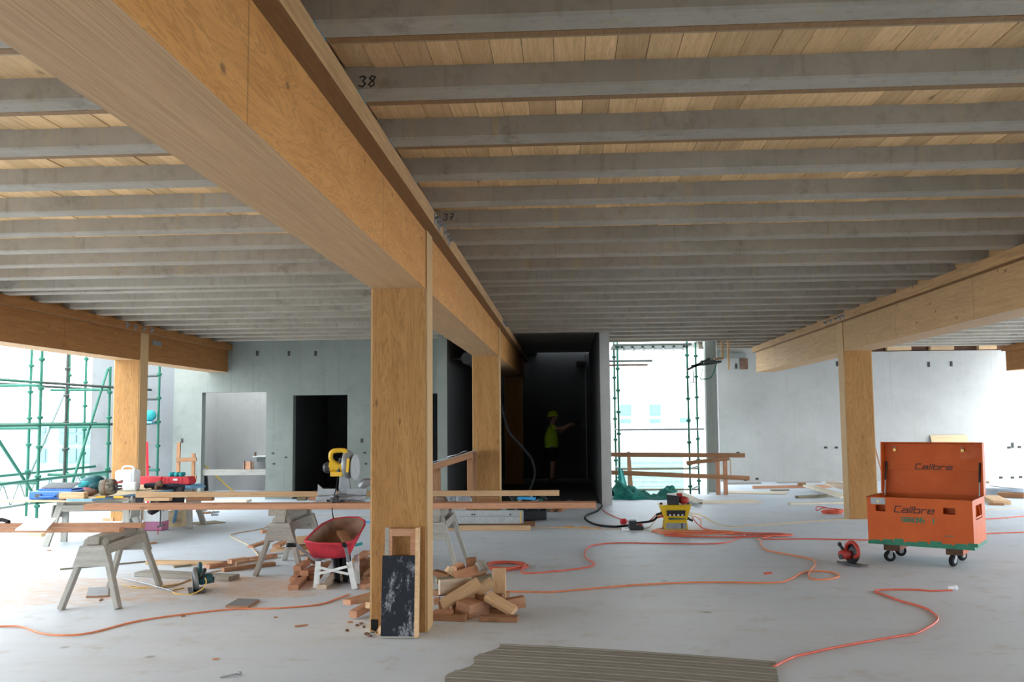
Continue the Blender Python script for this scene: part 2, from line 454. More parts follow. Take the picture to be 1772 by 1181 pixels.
for y in ribs_back:
    if y < WY: rib(XL-.02, X0-BW+.02 if y < CY else -2.5, y)
    rib(.8, XR+.02, y); rib(XR+BW-.02, XF+.02, y)
for y in (21.0, 21.8, 22.6):
    rib(3.2, XR+.02, y); rib(XR+BW-.02, XF+.02, y)
# planks: the ones that show largest are single parts, the rest one part
cand = []
for i in range(len(ribs)-1):
    ya, yb = ribs[i], ribs[i+1]-RW
    if ya > 10 or ya < -1.2 or yb-ya < .3: continue
    for (xa, xb) in ((XL+.03, X0-BW-.03), (X0+.03, XR-.03), (XR+BW+.03, XF-.03)):
        n = int((xb-xa)/.15)
        for k in range(n):
            x = xa+.075+k*.15; q = Vector((x, (ya+yb)/2, ZP))-Vector((0, 0, EYE))
            cx = q.x*math.cos(YAW)+q.y*math.sin(YAW); cy = -q.x*math.sin(YAW)+q.y*math.cos(YAW)
            vis = cy > 2.4 and abs(cx/cy) < .60 and (q.z/cy) < .50
            cand.append((q.length if vis else 99+q.length, x, ya, yb))
cand.sort()
_pm = {}; rest = MB()
for r_, (d_, x, ya, yb) in enumerate(cand):
    jz = random.uniform(0, .006)
    if r_ < 300:
        key = round(yb-ya, 2)
        if key not in _pm:
            o = MB().box(-.0735, .0735, -.012, yb-ya+.012, 0, .028).build('plank', 'plank_y', parent=ceil); _pm[key] = o.data
        else:
            o = bpy.data.objects.new('plank', _pm[key]); COL.objects.link(o); o.parent = ceil
        o.location = (x, ya, ZP+jz)
    else: rest.box(x-.0735, x+.0735, ya-.012, yb+.012, ZP+jz, ZP+jz+.028)
rest.build('infill_planks', 'plank_y', parent=ceil, kind='stuff')
# timber fillets behind the nearest ribs
for y in (2.20, 3.0, 3.81, 4.62, 5.42):
    for (xa, xb) in ((XL+.1, X0-BW), (X0+.1, XR)):
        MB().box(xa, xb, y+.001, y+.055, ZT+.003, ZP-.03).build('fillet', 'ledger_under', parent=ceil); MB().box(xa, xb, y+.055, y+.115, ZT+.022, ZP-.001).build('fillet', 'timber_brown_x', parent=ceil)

# hand-written numbers on two ribs
STROKES = {
 '3': [[(0,.9),(.3,1),(.6,.85),(.35,.55),(.65,.3),(.4,0),(0,.12)]],
 '8': [[(.6,.9),(.25,1),(.05,.78),(.5,.45),(.6,.15),(.3,0),(.05,.2),(.6,.85)]],
 '7': [[(0,1),(.6,.95),(.25,0)],[(.1,.5),(.6,.55)]],
 'C': [[(1,1),(.08,1),(0,.92),(0,.08),(.08,0),(1,0)]],
 'a': [[(.1,.62),(.92,.62),(1,.54),(1,0),(.08,0),(0,.08),(0,.24),(.08,.32),(1,.32)]],
 'l': [[(0,1),(0,0)]], 'i': [[(0,.62),(0,0)],[(0,.82),(0,.94)]],
 'b': [[(0,1),(0,0),(.92,0),(1,.08),(1,.54),(.92,.62),(0,.62)]],
 'r': [[(0,0),(0,.62),(.75,.62)]],
 'e': [[(0,.31),(1,.31),(1,.54),(.92,.62),(.08,.62),(0,.54),(0,.08),(.08,0),(1,0)]],
 'G': [[(.7,1),(0,1),(0,0),(.7,0),(.7,.5),(.35,.5)]], 'I': [[(0,1),(0,0)]],
 'B': [[(0,0),(0,1),(.6,1),(.6,.5),(0,.5),(.7,.5),(.7,0),(0,0)]],
 'O': [[(0,0),(0,1),(.7,1),(.7,0),(0,0)]], 'N': [[(0,0),(0,1),(.7,0),(.7,1)]],
 'S': [[(.7,1),(0,1),(0,.5),(.7,.5),(.7,0),(0,0)]],
}
def lettering(word, org, ux, uz, h, w, gap, sw, nrm, slant=0.0):
    m = MB(); x = 0.0; org, ux, uz, nrm = Vector(org), Vector(ux), Vector(uz), Vector(nrm)
    for ch in word:
        st = STROKES[ch]; wd = max(p[0] for s_ in st for p in s_)
        for s_ in st:
            for a, c in zip(s_[:-1], s_[1:]):
                pa = org+ux*((x+a[0]*w)+slant*a[1]*h)+uz*(a[1]*h); pc = org+ux*((x+c[0]*w)+slant*c[1]*h)+uz*(c[1]*h)
                d = (pc-pa).normalized()*sw*.5
                m.bar(pa-d, pc+d, sw, .0015, nrm)
        x += wd*w+gap
    return m
p = AY(605, 141, 4.455-.001)
lettering('38', (X0+.10, ribs[17]-RW-.001, p.z-.03), (1, 0, 0), (0, 0, 1), .055, .05, .015, .006, (0, -1, 0), .15).build('handwritten_number', 'marker_black', parent=ceil, label='number 38 handwritten in black marker')
lettering('37', (X0+.10, ribs[21]-RW-.001, ZT+.04), (1, 0, 0), (0, 0, 1), .055, .05, .015, .006, (0, -1, 0), .15).build('handwritten_number', 'marker_black', parent=ceil, label='number 37 handwritten in black marker')

MB().box(-2.28, .632, 18.3, 25.5, .0, .012).build('floor_corridor_shade', 'concrete_shaded', kind='structure', label='thin corridor floor sheet coloured dark for the shade')  # added sheet, its dark colour stands in for shade on the slab
# ---- concrete walls
def wall(name, boxes, mat, label):
    m = MB()
    for q in boxes: m.box(*q)
    return m.build(name, mat, org=(0, 0, 0), kind='structure', label=label)
wl = wall('wall_back_left', [(-8.4, -7.78, WY, WY+.2, 0, 3.45), (-7.78, -6.38, WY, WY+.2, 2.27, 3.45), (-6.38, -5.80, WY, WY+.2, 0, 3.45), (-5.80, -4.63, WY, WY+.2, 2.19, 3.45),
      (-4.63, -3.5, WY, WY+.2, 0, 3.45), (-3.5, -2.62, WY, WY+.2, 2.2, 3.45), (-2.62, -2.49, WY, WY+.2, 0, 3.45)], 'concrete_wall', 'greenish grey concrete wall with two doorways, one bright and one dark')
wcl = wall('wall_corridor_left', [(-2.49, -2.30, CY, 25.7, 0, 3.45)], 'concrete_wall', 'concrete wall end left of the dark corridor')
wcr = wall('wall_corridor_right', [(.652, .842, CY, 25.7, 0, 3.45)], 'concrete_wall_light', 'concrete wall end between the dark corridor and the bright opening')
MB().box(-2.30, -2.28, CY+.02, 25.5, 0, 3.45).build('shade_facing', 'concrete_shaded', parent=wcl)  # added facings on both corridor walls, shade painted in as dark colour
MB().box(.632, .652, CY+.02, 25.5, 0, 3.45).build('shade_facing', 'concrete_shaded', parent=wcr)
wall('wall_corridor_back', [(-2.28, .632, 25.5, 25.7, 0, 3.9)], 'concrete_shaded', 'concrete wall closing the corridor, coloured dark for the shade')  # corridor shade is in the wall colour
wall('wall_store', [(-6.2, -6.0, 19.6, 23.2, 0, 3.45), (-6.2, -2.49, 23.0, 23.2, 0, 3.45)], 'concrete_shaded', 'dark room walls behind the middle doorway')
wr1 = wall('wall_room', [(-8.5, -6.2, 21.9, 22.1, 0, 4.2), (-8.6, -8.4, 19.6, 22.1, 0, 4.2)], 'concrete_wall_light', 'bright concrete room seen through the left doorway')
wall('wall_left', [(-10.35, -9.62, 19.65, 19.85, -1.5, 4.0), (-9.60, -8.73, 19.65, 19.85, -1.5, 4.0), (-8.71, -8.39, 19.56, 19.85, -1.5, 4.0)], 'concrete_outside', 'pale concrete panels behind the left timber column')
wall('wall_pier', [(3.1, 3.32, 20.75, 21.0, -1.5, 4.4)], 'concrete_wall', 'narrow concrete pier right of the bright opening')
wall('wall_light_block', [(-7.6, 11.4, -10.2, -10.0, 0, 3.45)], 'concrete_wall', 'unseen concrete wall added behind the camera to cut light')  # unseen wall added to keep light off the near rib faces
wr = wall('wall_back_right', [(3.7, 12.5, 24.1, 24.3, 0, 3.28), (3.7, 5.4, 24.1, 24.3, 3.28, 3.45)], 'concrete_wall_light', 'broad pale concrete wall at the back right')
MB().box(3.7, 4.6, 23.9, 24.1, 3.16, 3.28).build('ledge', 'concrete_wall', parent=wr)
MB().cyl((3.345, 20.78, -.3), (3.345, 20.78, 3.4), .02, 8).build('downpipe', 'white_plastic', parent=wr)
# cast-in sockets, tie holes and stains on the walls
def sockets(wallo, Y, pts, w=.05, h=.12, mat='socket_dark', name='cast_in_socket', d=.012):
    for (px, py) in pts:
        q = AY(px, py, Y); m = MB(); m.box(q.x-w/2, q.x+w/2, Y-d, Y+.01, q.z-h/2, q.z+h/2)
        m.box(q.x-w*.3, q.x+w*.3, Y-d-.008, Y-d, q.z-h*.2, q.z+h*.2)
        m.build(name, mat, parent=wallo)
sockets(wl, WY, [(445, 612), (500, 612), (546, 612)], .05, .10)
sockets(wl, WY, [(472, 785), (495, 792), (608, 785), (631, 784), (616, 803), (633, 803), (474, 803)], .05, .035)
sockets(wl, WY, [(315, 763), (626, 763)], .05, .09)
sockets(wr, 24.1, [(1274, 634), (1449, 630), (1607, 631), (1646, 630), (1752, 771)], .06, .13)
sockets(wr, 24.1, [(1277, 784), (1429, 775), (1447, 775), (1746, 775), (1764, 774), (1732, 827), (1752, 827), (1766, 826), (1290, 831), (1310, 829)], .08, .05)
q = AY(1287, 630, 24.1); MB().box(q.x-.1, q.x+.1, 24.08, 24.1, q.z-.14, q.z+.14).build('patch', 'leather_brown', parent=wr)
sockets(wr1, 21.9, [], .1, .1)
for py in (707, 749, 791, 833):
    q = AY(366, py, 21.0)
    MB().box(-8.41, -8.395, q.y-.11, q.y+.11, q.z-.1, q.z+.1).box(-8.395, -8.385, q.y-.05, q.y+.05, q.z-.05, q.z+.05).build('connector_plate', 'concrete_wall', parent=wr1)

# ================================================================== TIMBER FRAME
def beam(label, x0, y0, y1, led, mats, name='timber_beam', zb=ZS):
    t = thing(name, label, 'beam', (x0+BW/2, y0, zb))
    MB().box(x0, x0+BW, y0, y1, zb, ZP+.04, 0, {0: 1, 2: 0, 4: 0}).build('beam_body', mats[:2], parent=t)
    for s in led:
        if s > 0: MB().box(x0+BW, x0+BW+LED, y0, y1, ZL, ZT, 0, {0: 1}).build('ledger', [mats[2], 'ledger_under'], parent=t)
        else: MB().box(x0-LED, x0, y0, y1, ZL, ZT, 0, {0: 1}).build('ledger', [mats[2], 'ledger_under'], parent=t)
    return t
bm = beam('big laminated timber beam crossing overhead to the front column', X0-BW, -10, 25.0, (1, -1), ('lvl_face_y', 'lvl_edge_y', 'ledger_y'))
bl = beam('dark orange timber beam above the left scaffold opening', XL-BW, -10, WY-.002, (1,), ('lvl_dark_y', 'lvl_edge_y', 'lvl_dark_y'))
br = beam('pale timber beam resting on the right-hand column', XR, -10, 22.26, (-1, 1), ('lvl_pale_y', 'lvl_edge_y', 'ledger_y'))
bf = beam('timber beam end cut off at the right edge of the picture', XF, -10, 22.93, (-1,), ('lvl_dark_y', 'lvl_edge_y', 'lvl_dark_y'))
def column(label, x0, y0, dep=.30, hand=1, mats=('lvl_face_z', 'lvl_edge_z')):
    t = thing('timber_column', label, 'column', (x0+BW/2, y0+dep/2, 0))
    MB().box(x0, x0+BW, y0, y0+dep, 0, ZS, 0, {3: 1, 5: 1}).build('post', mats, parent=t)
    for s in (-1, 1):
        xx = x0+BW if s > 0 else x0-.016
        MB().box(xx, xx+.016, y0+.012, y0+dep, 0, ZL, 0).build('side_plate', mats[1], parent=t)
    return t
c1 = column('big timber column in the foreground with black formwork leaning on it', X0-BW, D1)
column('second timber column in line behind the foreground one, at the corridor', X0-BW, D2)
column('third timber column hidden in the dark corridor', X0-BW, D3)
column('timber column at the left below the dark beam', XL-BW, D2)
column('timber column at the right behind the orange tool chest', XR, D2)
# bolts and plates on the main ledger
def bolts(parent, x, ys, s=1):
    for y in ys:
        m = MB(); m.box(x, x+s*.006, y-.03, y+.03, ZL+.015, ZT-.012) if s > 0 else m.box(x-.006, x, y-.03, y+.03, ZL+.015, ZT-.012)
        m.cyl((x, y, ZL+.065), (x+s*.035, y, ZL+.065), .016, 6); m.cyl((x+s*.03, y, ZL+.065), (x+s*.055, y, ZL+.065), .008, 6)
        m.build('bolt_plate', 'steel_grey', parent=parent)
bolts(bm, X0+LED, (7.16, 7.30, 7.42, 7.72, 7.92, 8.06)); bolts(bm, X0+LED, (15.0, 15.25, 15.5, 15.75))
bolts(bl, XL+LED, (14.6, 14.9, 15.2, 15.5)); bolts(br, XR-LED, (14.9, 15.1, 15.3, 15.6, 15.9), -1)
MB().box(XL-.005, XL+.012, 15.75, 16.1, 3.0, 3.08).build('strap_plate', 'steel_grey', parent=bl)
for i in (16, 17, 18, 19, 20, 21):
    MB().box(X0+.02, X0+LED+.004, ribs[i]-RW-.01, ribs[i]+.02, ZT-.001, ZT+.004).build('bearing_strip', 'tape_blue', parent=bm)
# dark trimmer with pale blocks on top of the right-hand wall
t = thing('wall_plate', 'dark timber wall plate with three pale blocks above the right wall', 'timber', (9, 24.0, 3.28))
MB().box(5.4, 11.3, 24.15, 24.3, 3.28, 3.45).build('plate', 'rust', parent=t)
for pa, pb in ((1535, 1577), (1610, 1651), (1694, 1725)):
    a, c = AY(pa, 600, 24.0), AY(pb, 600, 24.0)
    MB().box(a.x, c.x, 24.0, 24.15, 3.30, 3.41).build('block', 'pine_pale', parent=t)
# ================================================================== SAW BENCHES AND LONG BOARDS
def sawhorse(label):
    """0.63 m high, 1.0 m long along local Y, feet 0.46 m apart"""
    t = thing('sawhorse', label, 'sawhorse')
    H_, L_, FW, TW = .63, .50, .25, .065
    stick('top_rail', (0, -L_-.02, H_-.035), (0, L_+.02, H_-.035), .10, .07, 'timber_grey', parent=t)
    for sy in (-1, 1):
        for sx in (-1, 1):
            stick('leg', (sx*FW, sy*(L_+.05), .002), (sx*TW, sy*(L_-.06), H_-.03), .09, .042, 'timber_weathered', up=(sx*1, 0, .3), parent=t)
        y = sy*(L_+.035)
        m = MB(); m.prism([(-.165, y-.009, .37), (.165, y-.009, .37), (.105, y-.009, H_-.075), (-.105, y-.009, H_-.075)], (0, .018, 0))
        m.build('gusset', 'timber_weathered', parent=t)
    for sx in (-1, 1):
        stick('side_rail', (sx*.10, -L_+.03, H_-.12), (sx*.10, L_-.03, H_-.12), .09, .022, 'timber_grey', up=(1, 0, 0), parent=t)
    return t
h1 = sawhorse('weathered timber sawhorse in front, left, with boards laid over it')
h1.location = (-4.30, 8.68, 0); h1.rotation_euler.z = .10
dup(h1, (-3.10, 10.42, 0), .02, 'weathered timber sawhorse behind the handles of the red wheelbarrow')
dup(h1, (-1.43, 10.45, 0), .02, 'weathered timber sawhorse half hidden behind the foreground column')
dup(h1, (-6.45, 12.45, 0), math.pi/2+.05, 'weathered timber sawhorse under the near edge of the plywood worktable', scale=(1, 1, .96))
dup(h1, (-6.40, 14.50, 0), math.pi/2-.05, 'whitish timber sawhorse under the far edge of the plywood worktable', scale=(1, 1, .96))
dup(h1, (-6.9, 8.75, 0), .05, 'sawhorse carrying the left ends of the front boards, beyond the picture edge')
# boards on the front bench
hz = .63
stick('timber_board', (-7.3, 8.50, hz+.024), (-4.153, 8.50, hz+.024), .09, .046, 'pine', label='nearer of two reddish boards laid over the front left sawhorse', cat='board')
stick('timber_board', (-7.3, 8.86, hz+.024), (-4.105, 8.84, hz+.024), .09, .046, 'pine', label='farther of two reddish boards laid over the front left sawhorse', cat='board')
a = AY(30, 912, 8.45)
m = MB(); pz = hz+.048
m.prism([(G(26, 919, pz)), (G(80, 919, pz)), (G(98, 899, pz)), (G(52, 900, pz))], (0, 0, .012)); m.build('melamine_board', 'white_board', label='small white board lying across the two front left boards', cat='board')
m = MB(); q = AY(8, 899, 8.9); m.tube(smoothpath([(q.x-.1, 8.86, pz+.02), (q.x, 8.86, pz+.03), (q.x+.09, 8.83, pz+.012)]), .02, 8); m.build('work_glove', 'cloth_black', label='black glove on the boards at the left picture edge', cat='glove', smooth=True)
# long boards of the saw bench
zb = .70
stick('long_board', (-5.26, 9.98, zb+.031), (.30, 9.98, zb+.031), .19, .062, 'pine', label='long reddish board in front on the saw bench, running past the foreground column', cat='board')
stick('long_board', (-5.02, 10.62, .806), (-.095, 10.62, .806), .05, .062, 'pine_pale', label='long straight-edge board at the back of the saw bench, on packing blocks', cat='board')
_pl = stick('bench_plank', (-5.0, 10.22, zb+.018), (.2, 10.22, zb+.018), .24, .036, 'plywood', label='wide sawdust-covered plank under the mitre saw', cat='board')
for (x, y, L) in ((-3.10, 10.05, .26), (-1.43, 10.05, .26)):
    stick('packing_block', (x-.02, y-.16, .665), (x-.02, y+.66, .665), .19, .068, 'timber_grey', label='grey packing timber on the sawhorse %s' % ('beside the wheelbarrow' if x < -2 else 'behind the foreground column'), cat='timber block')
blk = [(-4.25, .30, 'pine_brown', 'left of the mitre saw, under the straight-edge'), (-3.05, .10, 'timber_olive', 'close left of the mitre saw base'), (-2.88, .16, 'pine', 'touching the left foot of the mitre saw'), (-2.05, .22, 'pine_brown', 'right of the mitre saw beside the column'), (-.9, .2, 'pine_brown', 'just right of the foreground column'), (-5.1+.35, .3, 'pine_pale', 'near the left end of the bench')]
for x, L, mt, wh in blk:
    stick('packing_block', (x-L/2, 10.60, .7555), (x+L/2, 10.60, .7555), .09, .038, mt, label='small packing block under the straight-edge board, '+wh, cat='timber block')
# pale boards stacked beyond the bench, seen through the gap
for k, (pa, pb, z, mt, wh) in enumerate(((353, 414, .05, 'ply_pale', 'lower'), (353, 425, .10, 'ply_pale', 'upper'))):
    a, c = G(pa, 870), G(pb, 870)
    stick('pale_board', (a.x, 17.9, z), (c.x+.35, 17.9, z), .30, .045, mt, label='%s of two pale boards stacked on the floor before the bright doorway' % wh, cat='board')

# ---- mitre saw
SX, SY, SZ = -2.52, 10.28, .738
ms = thing('mitre_saw', 'yellow and grey mitre saw standing on the long bench', 'saw', (SX, SY, SZ))
m = MB()
m.lathe([(.16, 0), (.165, .05), (.15, .075)], (SX+.02, SY, SZ+.012), n=24)
m.prism([(SX-.26, SY-.10, SZ+.03), (SX+.30, SY-.10, SZ+.03), (SX+.27, SY+.08, SZ+.03), (SX-.23, SY+.08, SZ+.03)], (0, 0, .05))
for s in (-1, 1): m.bar((SX+s*.12, SY-.11, SZ+.03), (SX+s*.30, SY-.10, SZ), .06, .03)
m.bar((SX+.02, SY-.28, SZ+.055), (SX+.02, SY, SZ+.055), .07, .04)
m.build('base', 'steel_grey', parent=ms, bevel=.006)
for s in (-1, 1):
    m = MB(); x0_, x1_ = (SX-.27, SX-.06) if s < 0 else (SX+.06, SX+.28)
    m.prism([(x0_, SY+.02, SZ+.08), (x1_, SY+.02, SZ+.08), (x1_, SY+.02, SZ+.15), (x0_+(.06 if s < 0 else 0.0), SY+.02, SZ+.15), (x0_, SY+.02, SZ+(.20 if s < 0 else .149))], (0, .02, 0))
    m.build('fence', 'galv', parent=ms)
m = MB(); m.prism([(SX-.05, SY+.07, SZ+.09), (SX+.09, SY+.07, SZ+.09), (SX+.07, SY+.05, SZ+.33), (SX-.03, SY+.05, SZ+.33)], (0, .05, 0)); m.build('arm', 'galv', parent=ms, bevel=.006)
m = MB(); m.cyl((SX+.01, SY-.31, SZ+.055), (SX+.01, SY-.24, SZ+.07), .035, 10); m.bar((SX-.07, SY-.20, SZ+.06), (SX+.09, SY-.24, SZ+.03), .03, .03); m.build('mitre_lever', 'dark_steel', parent=ms)
m = MB(); m.lathe([(.02, -.03), (.15, -.028), (.158, 0), (.15, .028), (.02, .03)], (SX+.075, SY+.02, SZ+.42), axis=(1, -.12, .02), n=28); m.build('blade_guard', 'galv', parent=ms, smooth=True)
m = MB(); m.lathe([(.03, -.006), (.15, -.004), (.15, .004), (.03, .006)], (SX+.145, SY+.05, SZ+.38), axis=(1, -.12, .02), n=28); m.build('blade', 'aluminium', parent=ms)
m = MB(); m.bar((SX+.10, SY-.14, SZ+.34), (SX+.11, SY-.13, SZ+.49), .008, .03, (1, 0, 0)); m.build('warning_label', 'yellow_plastic', parent=ms)
m = MB(); m.cyl((SX-.13, SY, SZ+.395), (SX+.04, SY, SZ+.395), .062, 14); m.box(SX-.11, SX+.03, SY-.06, SY+.06, SZ+.29, SZ+.345); m.build('motor', 'yellow_plastic', parent=ms, bevel=.008)
m = MB(); m.lathe([(.04, -.03), (.062, 0), (.062, .05)], (SX-.17, SY, SZ+.385), axis=(1, 0, 0), n=14); m.bar((SX-.02, SY-.05, SZ+.34), (SX+.0, SY-.02, SZ+.49), .03, .03); m.build('motor_cap', 'black_plastic', parent=ms)
m = MB(); m.tube(smoothpath([(SX-.04, SY-.03, SZ+.42), (SX-.10, SY-.05, SZ+.475), (SX-.10, SY-.06, SZ+.545), (SX-.06, SY-.06, SZ+.575), (SX+.045, SY-.05, SZ+.575), (SX+.055, SY-.04, SZ+.54), (SX+.035, SY-.02, SZ+.46), (SX+.02, SY, SZ+.40)]), .026, 10); m.build('handle', 'yellow_plastic', parent=ms, smooth=True)
m = MB(); m.tube(smoothpath([(SX+.20, SY+.10, SZ+.16), (SX+.25, SY+.10, SZ+.21), (SX+.32, SY+.12, SZ+.20)]), .05, 10); m.box(SX+.29, SX+.42, SY+.08, SY+.16, SZ+.16, SZ+.24); m.build('dust_bag', 'steel_grey', parent=ms, smooth=False)
m = MB(); m.tube(smoothpath([(SX-.03, SY-.02, SZ+.33), (SX-.035, SY-.08, SZ+.18), (SX-.01, SY-.35, SZ+.0), (SX+.02, SY-.42, SZ-.12), G(585, 930, .3), G(600, 985, .01)]), .006, 6); m.build('power_cord', 'black_rubber', parent=ms)

# ================================================================== WORKTABLE
tz = .605
t = thing('worktable_top', 'plywood sheets laid over two sawhorses as a worktable', 'table top', (-6.7, 13.4, tz))
def slab_px(mb, pts, z, th): mb.prism([G(x, y, z) for x, y in pts], (0, 0, th))
m = MB(); m.prism([(-7.55, 12.02, tz), (-6.25, 11.98, tz), (-6.22, 13.2, tz), (-7.55, 13.2, tz)], (0, 0, .019)); m.build('near_sheet', 'plywood', parent=t)
m = MB(); m.prism([(-6.55, 12.0, tz+.019), (-6.25, 11.96, tz+.019), (-5.70, 14.4, tz+.019), (-6.0, 15.0, tz+.019), (-7.4, 15.0, tz+.019), (-7.2, 13.0, tz+.019)], (0, 0, .018)); m.build('far_sheet', 'plywood', parent=t)
m = MB(); m.bar((-6.6, 11.955, tz+.028), (-6.25, 11.955, tz+.028), .004, .03); m.bar((-6.25, 11.955, tz+.028), (-5.695, 14.4, tz+.028), .004, .03); m.build('blue_edge', 'blue_paint', parent=t)
tt = tz+.038
# green steel channel poking out on the left
stick('steel_channel', G(57, 871, tz-.02), G(115, 866, tz-.02), .12, .035, 'scaffold_green', label='short green steel channel under the left edge of the worktable', cat='steel channel')
# blue case
p = AY(97, 862, 12.25); bx = p.x
c = thing('tool_case', 'blue plastic tool case with black ribbed lid on the worktable', 'tool case', (bx, 12.4, tt-.019))
z0 = tt-.019
MB().box(bx-.33, bx+.27, 12.15, 12.60, z0, z0+.11).build('body', 'blue_case', parent=c, bevel=.02)
m = MB(); m.box(bx-.26, bx+.20, 12.27, 12.58, z0+.11, z0+.135); m.build('lid_edge', 'blue_case', parent=c)
m = MB(); m.grid(lambda u, v: (bx-.25+.44*u-.02*v, 12.28+.30*v, z0+.140+.055*v+.006*(math.floor(u*24) % 2)), 24, 4); m.build('ribbed_lid', 'black_plastic', parent=c, solid=.006)
for dx in (-.20, .10): MB().box(bx+dx-.03, bx+dx+.05, 12.135, 12.152, z0+.03, z0+.075).build('latch', 'dark_steel', parent=c)
MB().tube(smoothpath([(bx-.15, 12.145, z0+.05), (bx-.13, 12.11, z0+.04), (bx+.03, 12.11, z0+.04), (bx+.05, 12.145, z0+.05)]), .012, 6).build('handle', 'blue_case', parent=c)
stick('packing_block', AY(106, 858, 12.12), AY(149, 858, 12.12), .12, .085, 'pine_pale', label='pine block beside the blue tool case on the worktable', cat='timber block')
# red cloth and dark things between case and bag
p = AY(135, 848, 12.6)
m = MB(); m.ball((p.x, 12.75, tt+.045), .14, .12, .055, 10, jit=.12); m.build('red_cloth', 'red_case', label='dark red cloth between blue case and camouflage pouch', cat='cloth', smooth=True)
p = AY(161, 834, 13.0)
m = MB(); m.ball((p.x, 13.0, tt+.15), .17, .14, .10, 12, jit=.10); m.ball((p.x+.06, 12.96, tt+.09), .15, .12, .09, 10, jit=.12); bag = m.build('tool_bag', 'teal_dark', label='dark teal fabric tool bag slumped on the worktable', cat='bag', smooth=True)
m = MB(); m.ball((p.x-.06, 12.90, tt+.13), .12, .06, .055, 10, jit=.08); m.build('pocket', 'teal', parent=bag, smooth=True)
p = AY(158, 850, 12.55)
m = MB(); m.ball((p.x, 12.5, tt+.05), .12, .07, .05, 10, jit=.1); m.build('leather_glove', 'leather_brown', label='brown work glove in front of the teal bag', cat='glove', smooth=True)
p = AY(190, 845, 12.4)
cp = thing('tool_pouch', 'camouflage fabric tool pouch lying on its side beside the white container', 'tool pouch', (p.x, 12.4, tt))
ax_ = Vector((1, .1, .10)); oc = Vector((p.x-.13, 12.40, tt+.115))
MB().lathe([(.075, 0), (.105, .012), (.115, .08), (.108, .16), (.095, .20), (.07, .20)], oc, axis=ax_, n=14).build('pouch_body', 'camo', parent=cp, smooth=True)
MB().lathe([(.117, .075), (.119, .10)], oc, axis=ax_, n=14).build('pouch_band', 'leather_brown', parent=cp)
for k in range(7):
    a_ = k*.9; o2 = oc+ax_.normalized()*.19+Vector((0, .05*math.cos(a_), .055*math.sin(a_)))
    MB().cyl(o2, o2+Vector((.07+.02*(k % 3), .02*math.cos(a_), .03*math.sin(a_*1.7))), .012+.003*(k % 2), 6).build('tool_handle', ('cloth_dark', 'leather_brown', 'red_tool', 'dark_steel')[k % 4], parent=cp)
for px_, mt, lb in ((177, 'yellow_plastic', 'yellow knife lying before the camouflage pouch'), (208, 'yellow_plastic', 'yellow knife right of the camouflage pouch')):
    q = AY(px_, 860 if px_ < 200 else 854, 12.2)
    m = MB(); m.bar((q.x-.06, 12.15, tt+.012), (q.x+.06, 12.17, tt+.012), .03, .024); m.bar((q.x+.06, 12.17, tt+.012), (q.x+.15, 12.19, tt+.012), .03, .02, mi=1)
    m.build('utility_knife', [mt, 'black_plastic'], label=lb, cat='knife')
# white container
p = AY(224, 847, 13.6); jx, jy = p.x, 13.55
j = thing('water_container', 'white plastic water container with moulded handle on the worktable', 'container', (jx, jy, tt))
m = MB(); m.box(jx-.16, jx+.15, jy-.11, jy+.11, tt, tt+.30); m.build('body', 'white_plastic', parent=j, bevel=.035)
m = MB(); m.tube(smoothpath([(jx-.09, jy, tt+.29), (jx-.07, jy, tt+.345), (jx+.06, jy, tt+.345), (jx+.09, jy, tt+.29)]), .014, 8); m.build('handle', 'white_plastic', parent=j, smooth=True)
m = MB(); m.cyl((jx+.11, jy-.04, tt+.29), (jx+.11, jy-.04, tt+.325), .025, 12); m.build('cap', 'white_plastic', parent=j)
m = MB(); m.box(jx-.02, jx+.10, jy-.118, jy-.108, tt+.12, tt+.26); m.build('label_panel', 'paper', parent=j)
m = MB(); m.box(jx+.02, jx+.21, jy-.20, jy-.12, tt, tt+.13); m.build('plastic_tub', 'white_plastic', bevel=.02, label='small white tub in front of the white water container', cat='tub')
# red case
p0_, p1_ = AY(243, 836, 14.2), AY(337, 836, 14.2)
r = thing('level_case', 'long red plastic tool case lying on the worktable', 'tool case', ((p0_.x+p1_.x)/2, 14.2, tt))
xa, xb = p0_.x, p1_.x; zc = tt+.04
m = MB(); m.prism([(xa, 14.1, zc), (xa+.38, 14.1, zc), (xa+.38, 14.1, zc+.115), (xa, 14.1, zc+.125)], (0, .22, 0)); m.build('lid', 'red_case', parent=r, bevel=.01)
m = MB(); m.prism([(xa+.40, 14.02, zc), (xb-.03, 14.02, zc), (xb, 14.02, zc+.04), (xb-.03, 14.02, zc+.12), (xa+.44, 14.02, zc+.12)], (0, .26, 0)); m.build('body', 'red_case', parent=r, bevel=.012)
MB().box(xa+.60, xa+.67, 14.012, 14.022, zc+.065, zc+.095).build('white_label', 'paper', parent=r)
for k in range(5): MB().box(xa+.46+k*.07, xa+.465+k*.07, 14.014, 14.022, zc+.01, zc+.11).build('ridge', 'red_case', parent=r)
for k, px_ in enumerate((298, 307, 315)):
    q = AY(px_, 824, 14.15); m = MB(); m.lathe([(.02, -.05), (.032, -.045), (.034, 0), (.032, .045), (.02, .05)], (q.x, 14.15, zc+.155), axis=(.3 if k else 1, 1, .1), n=10)
    m.build('cord_reel', 'teal', smooth=True, group='teal reels on the red tool case', label='small teal reel on top of the red tool case', cat='reel')
MB().prism([(xa+.2, 13.98, tt+.001), (xb+.02, 13.98, tt+.001), (xb+.02, 14.5, tt+.001), (xa+.2, 14.5, tt+.001)], (0, 0, .03)).build('blue_board', 'blue_paint', label='blue-edged board under the red tool case', cat='board')
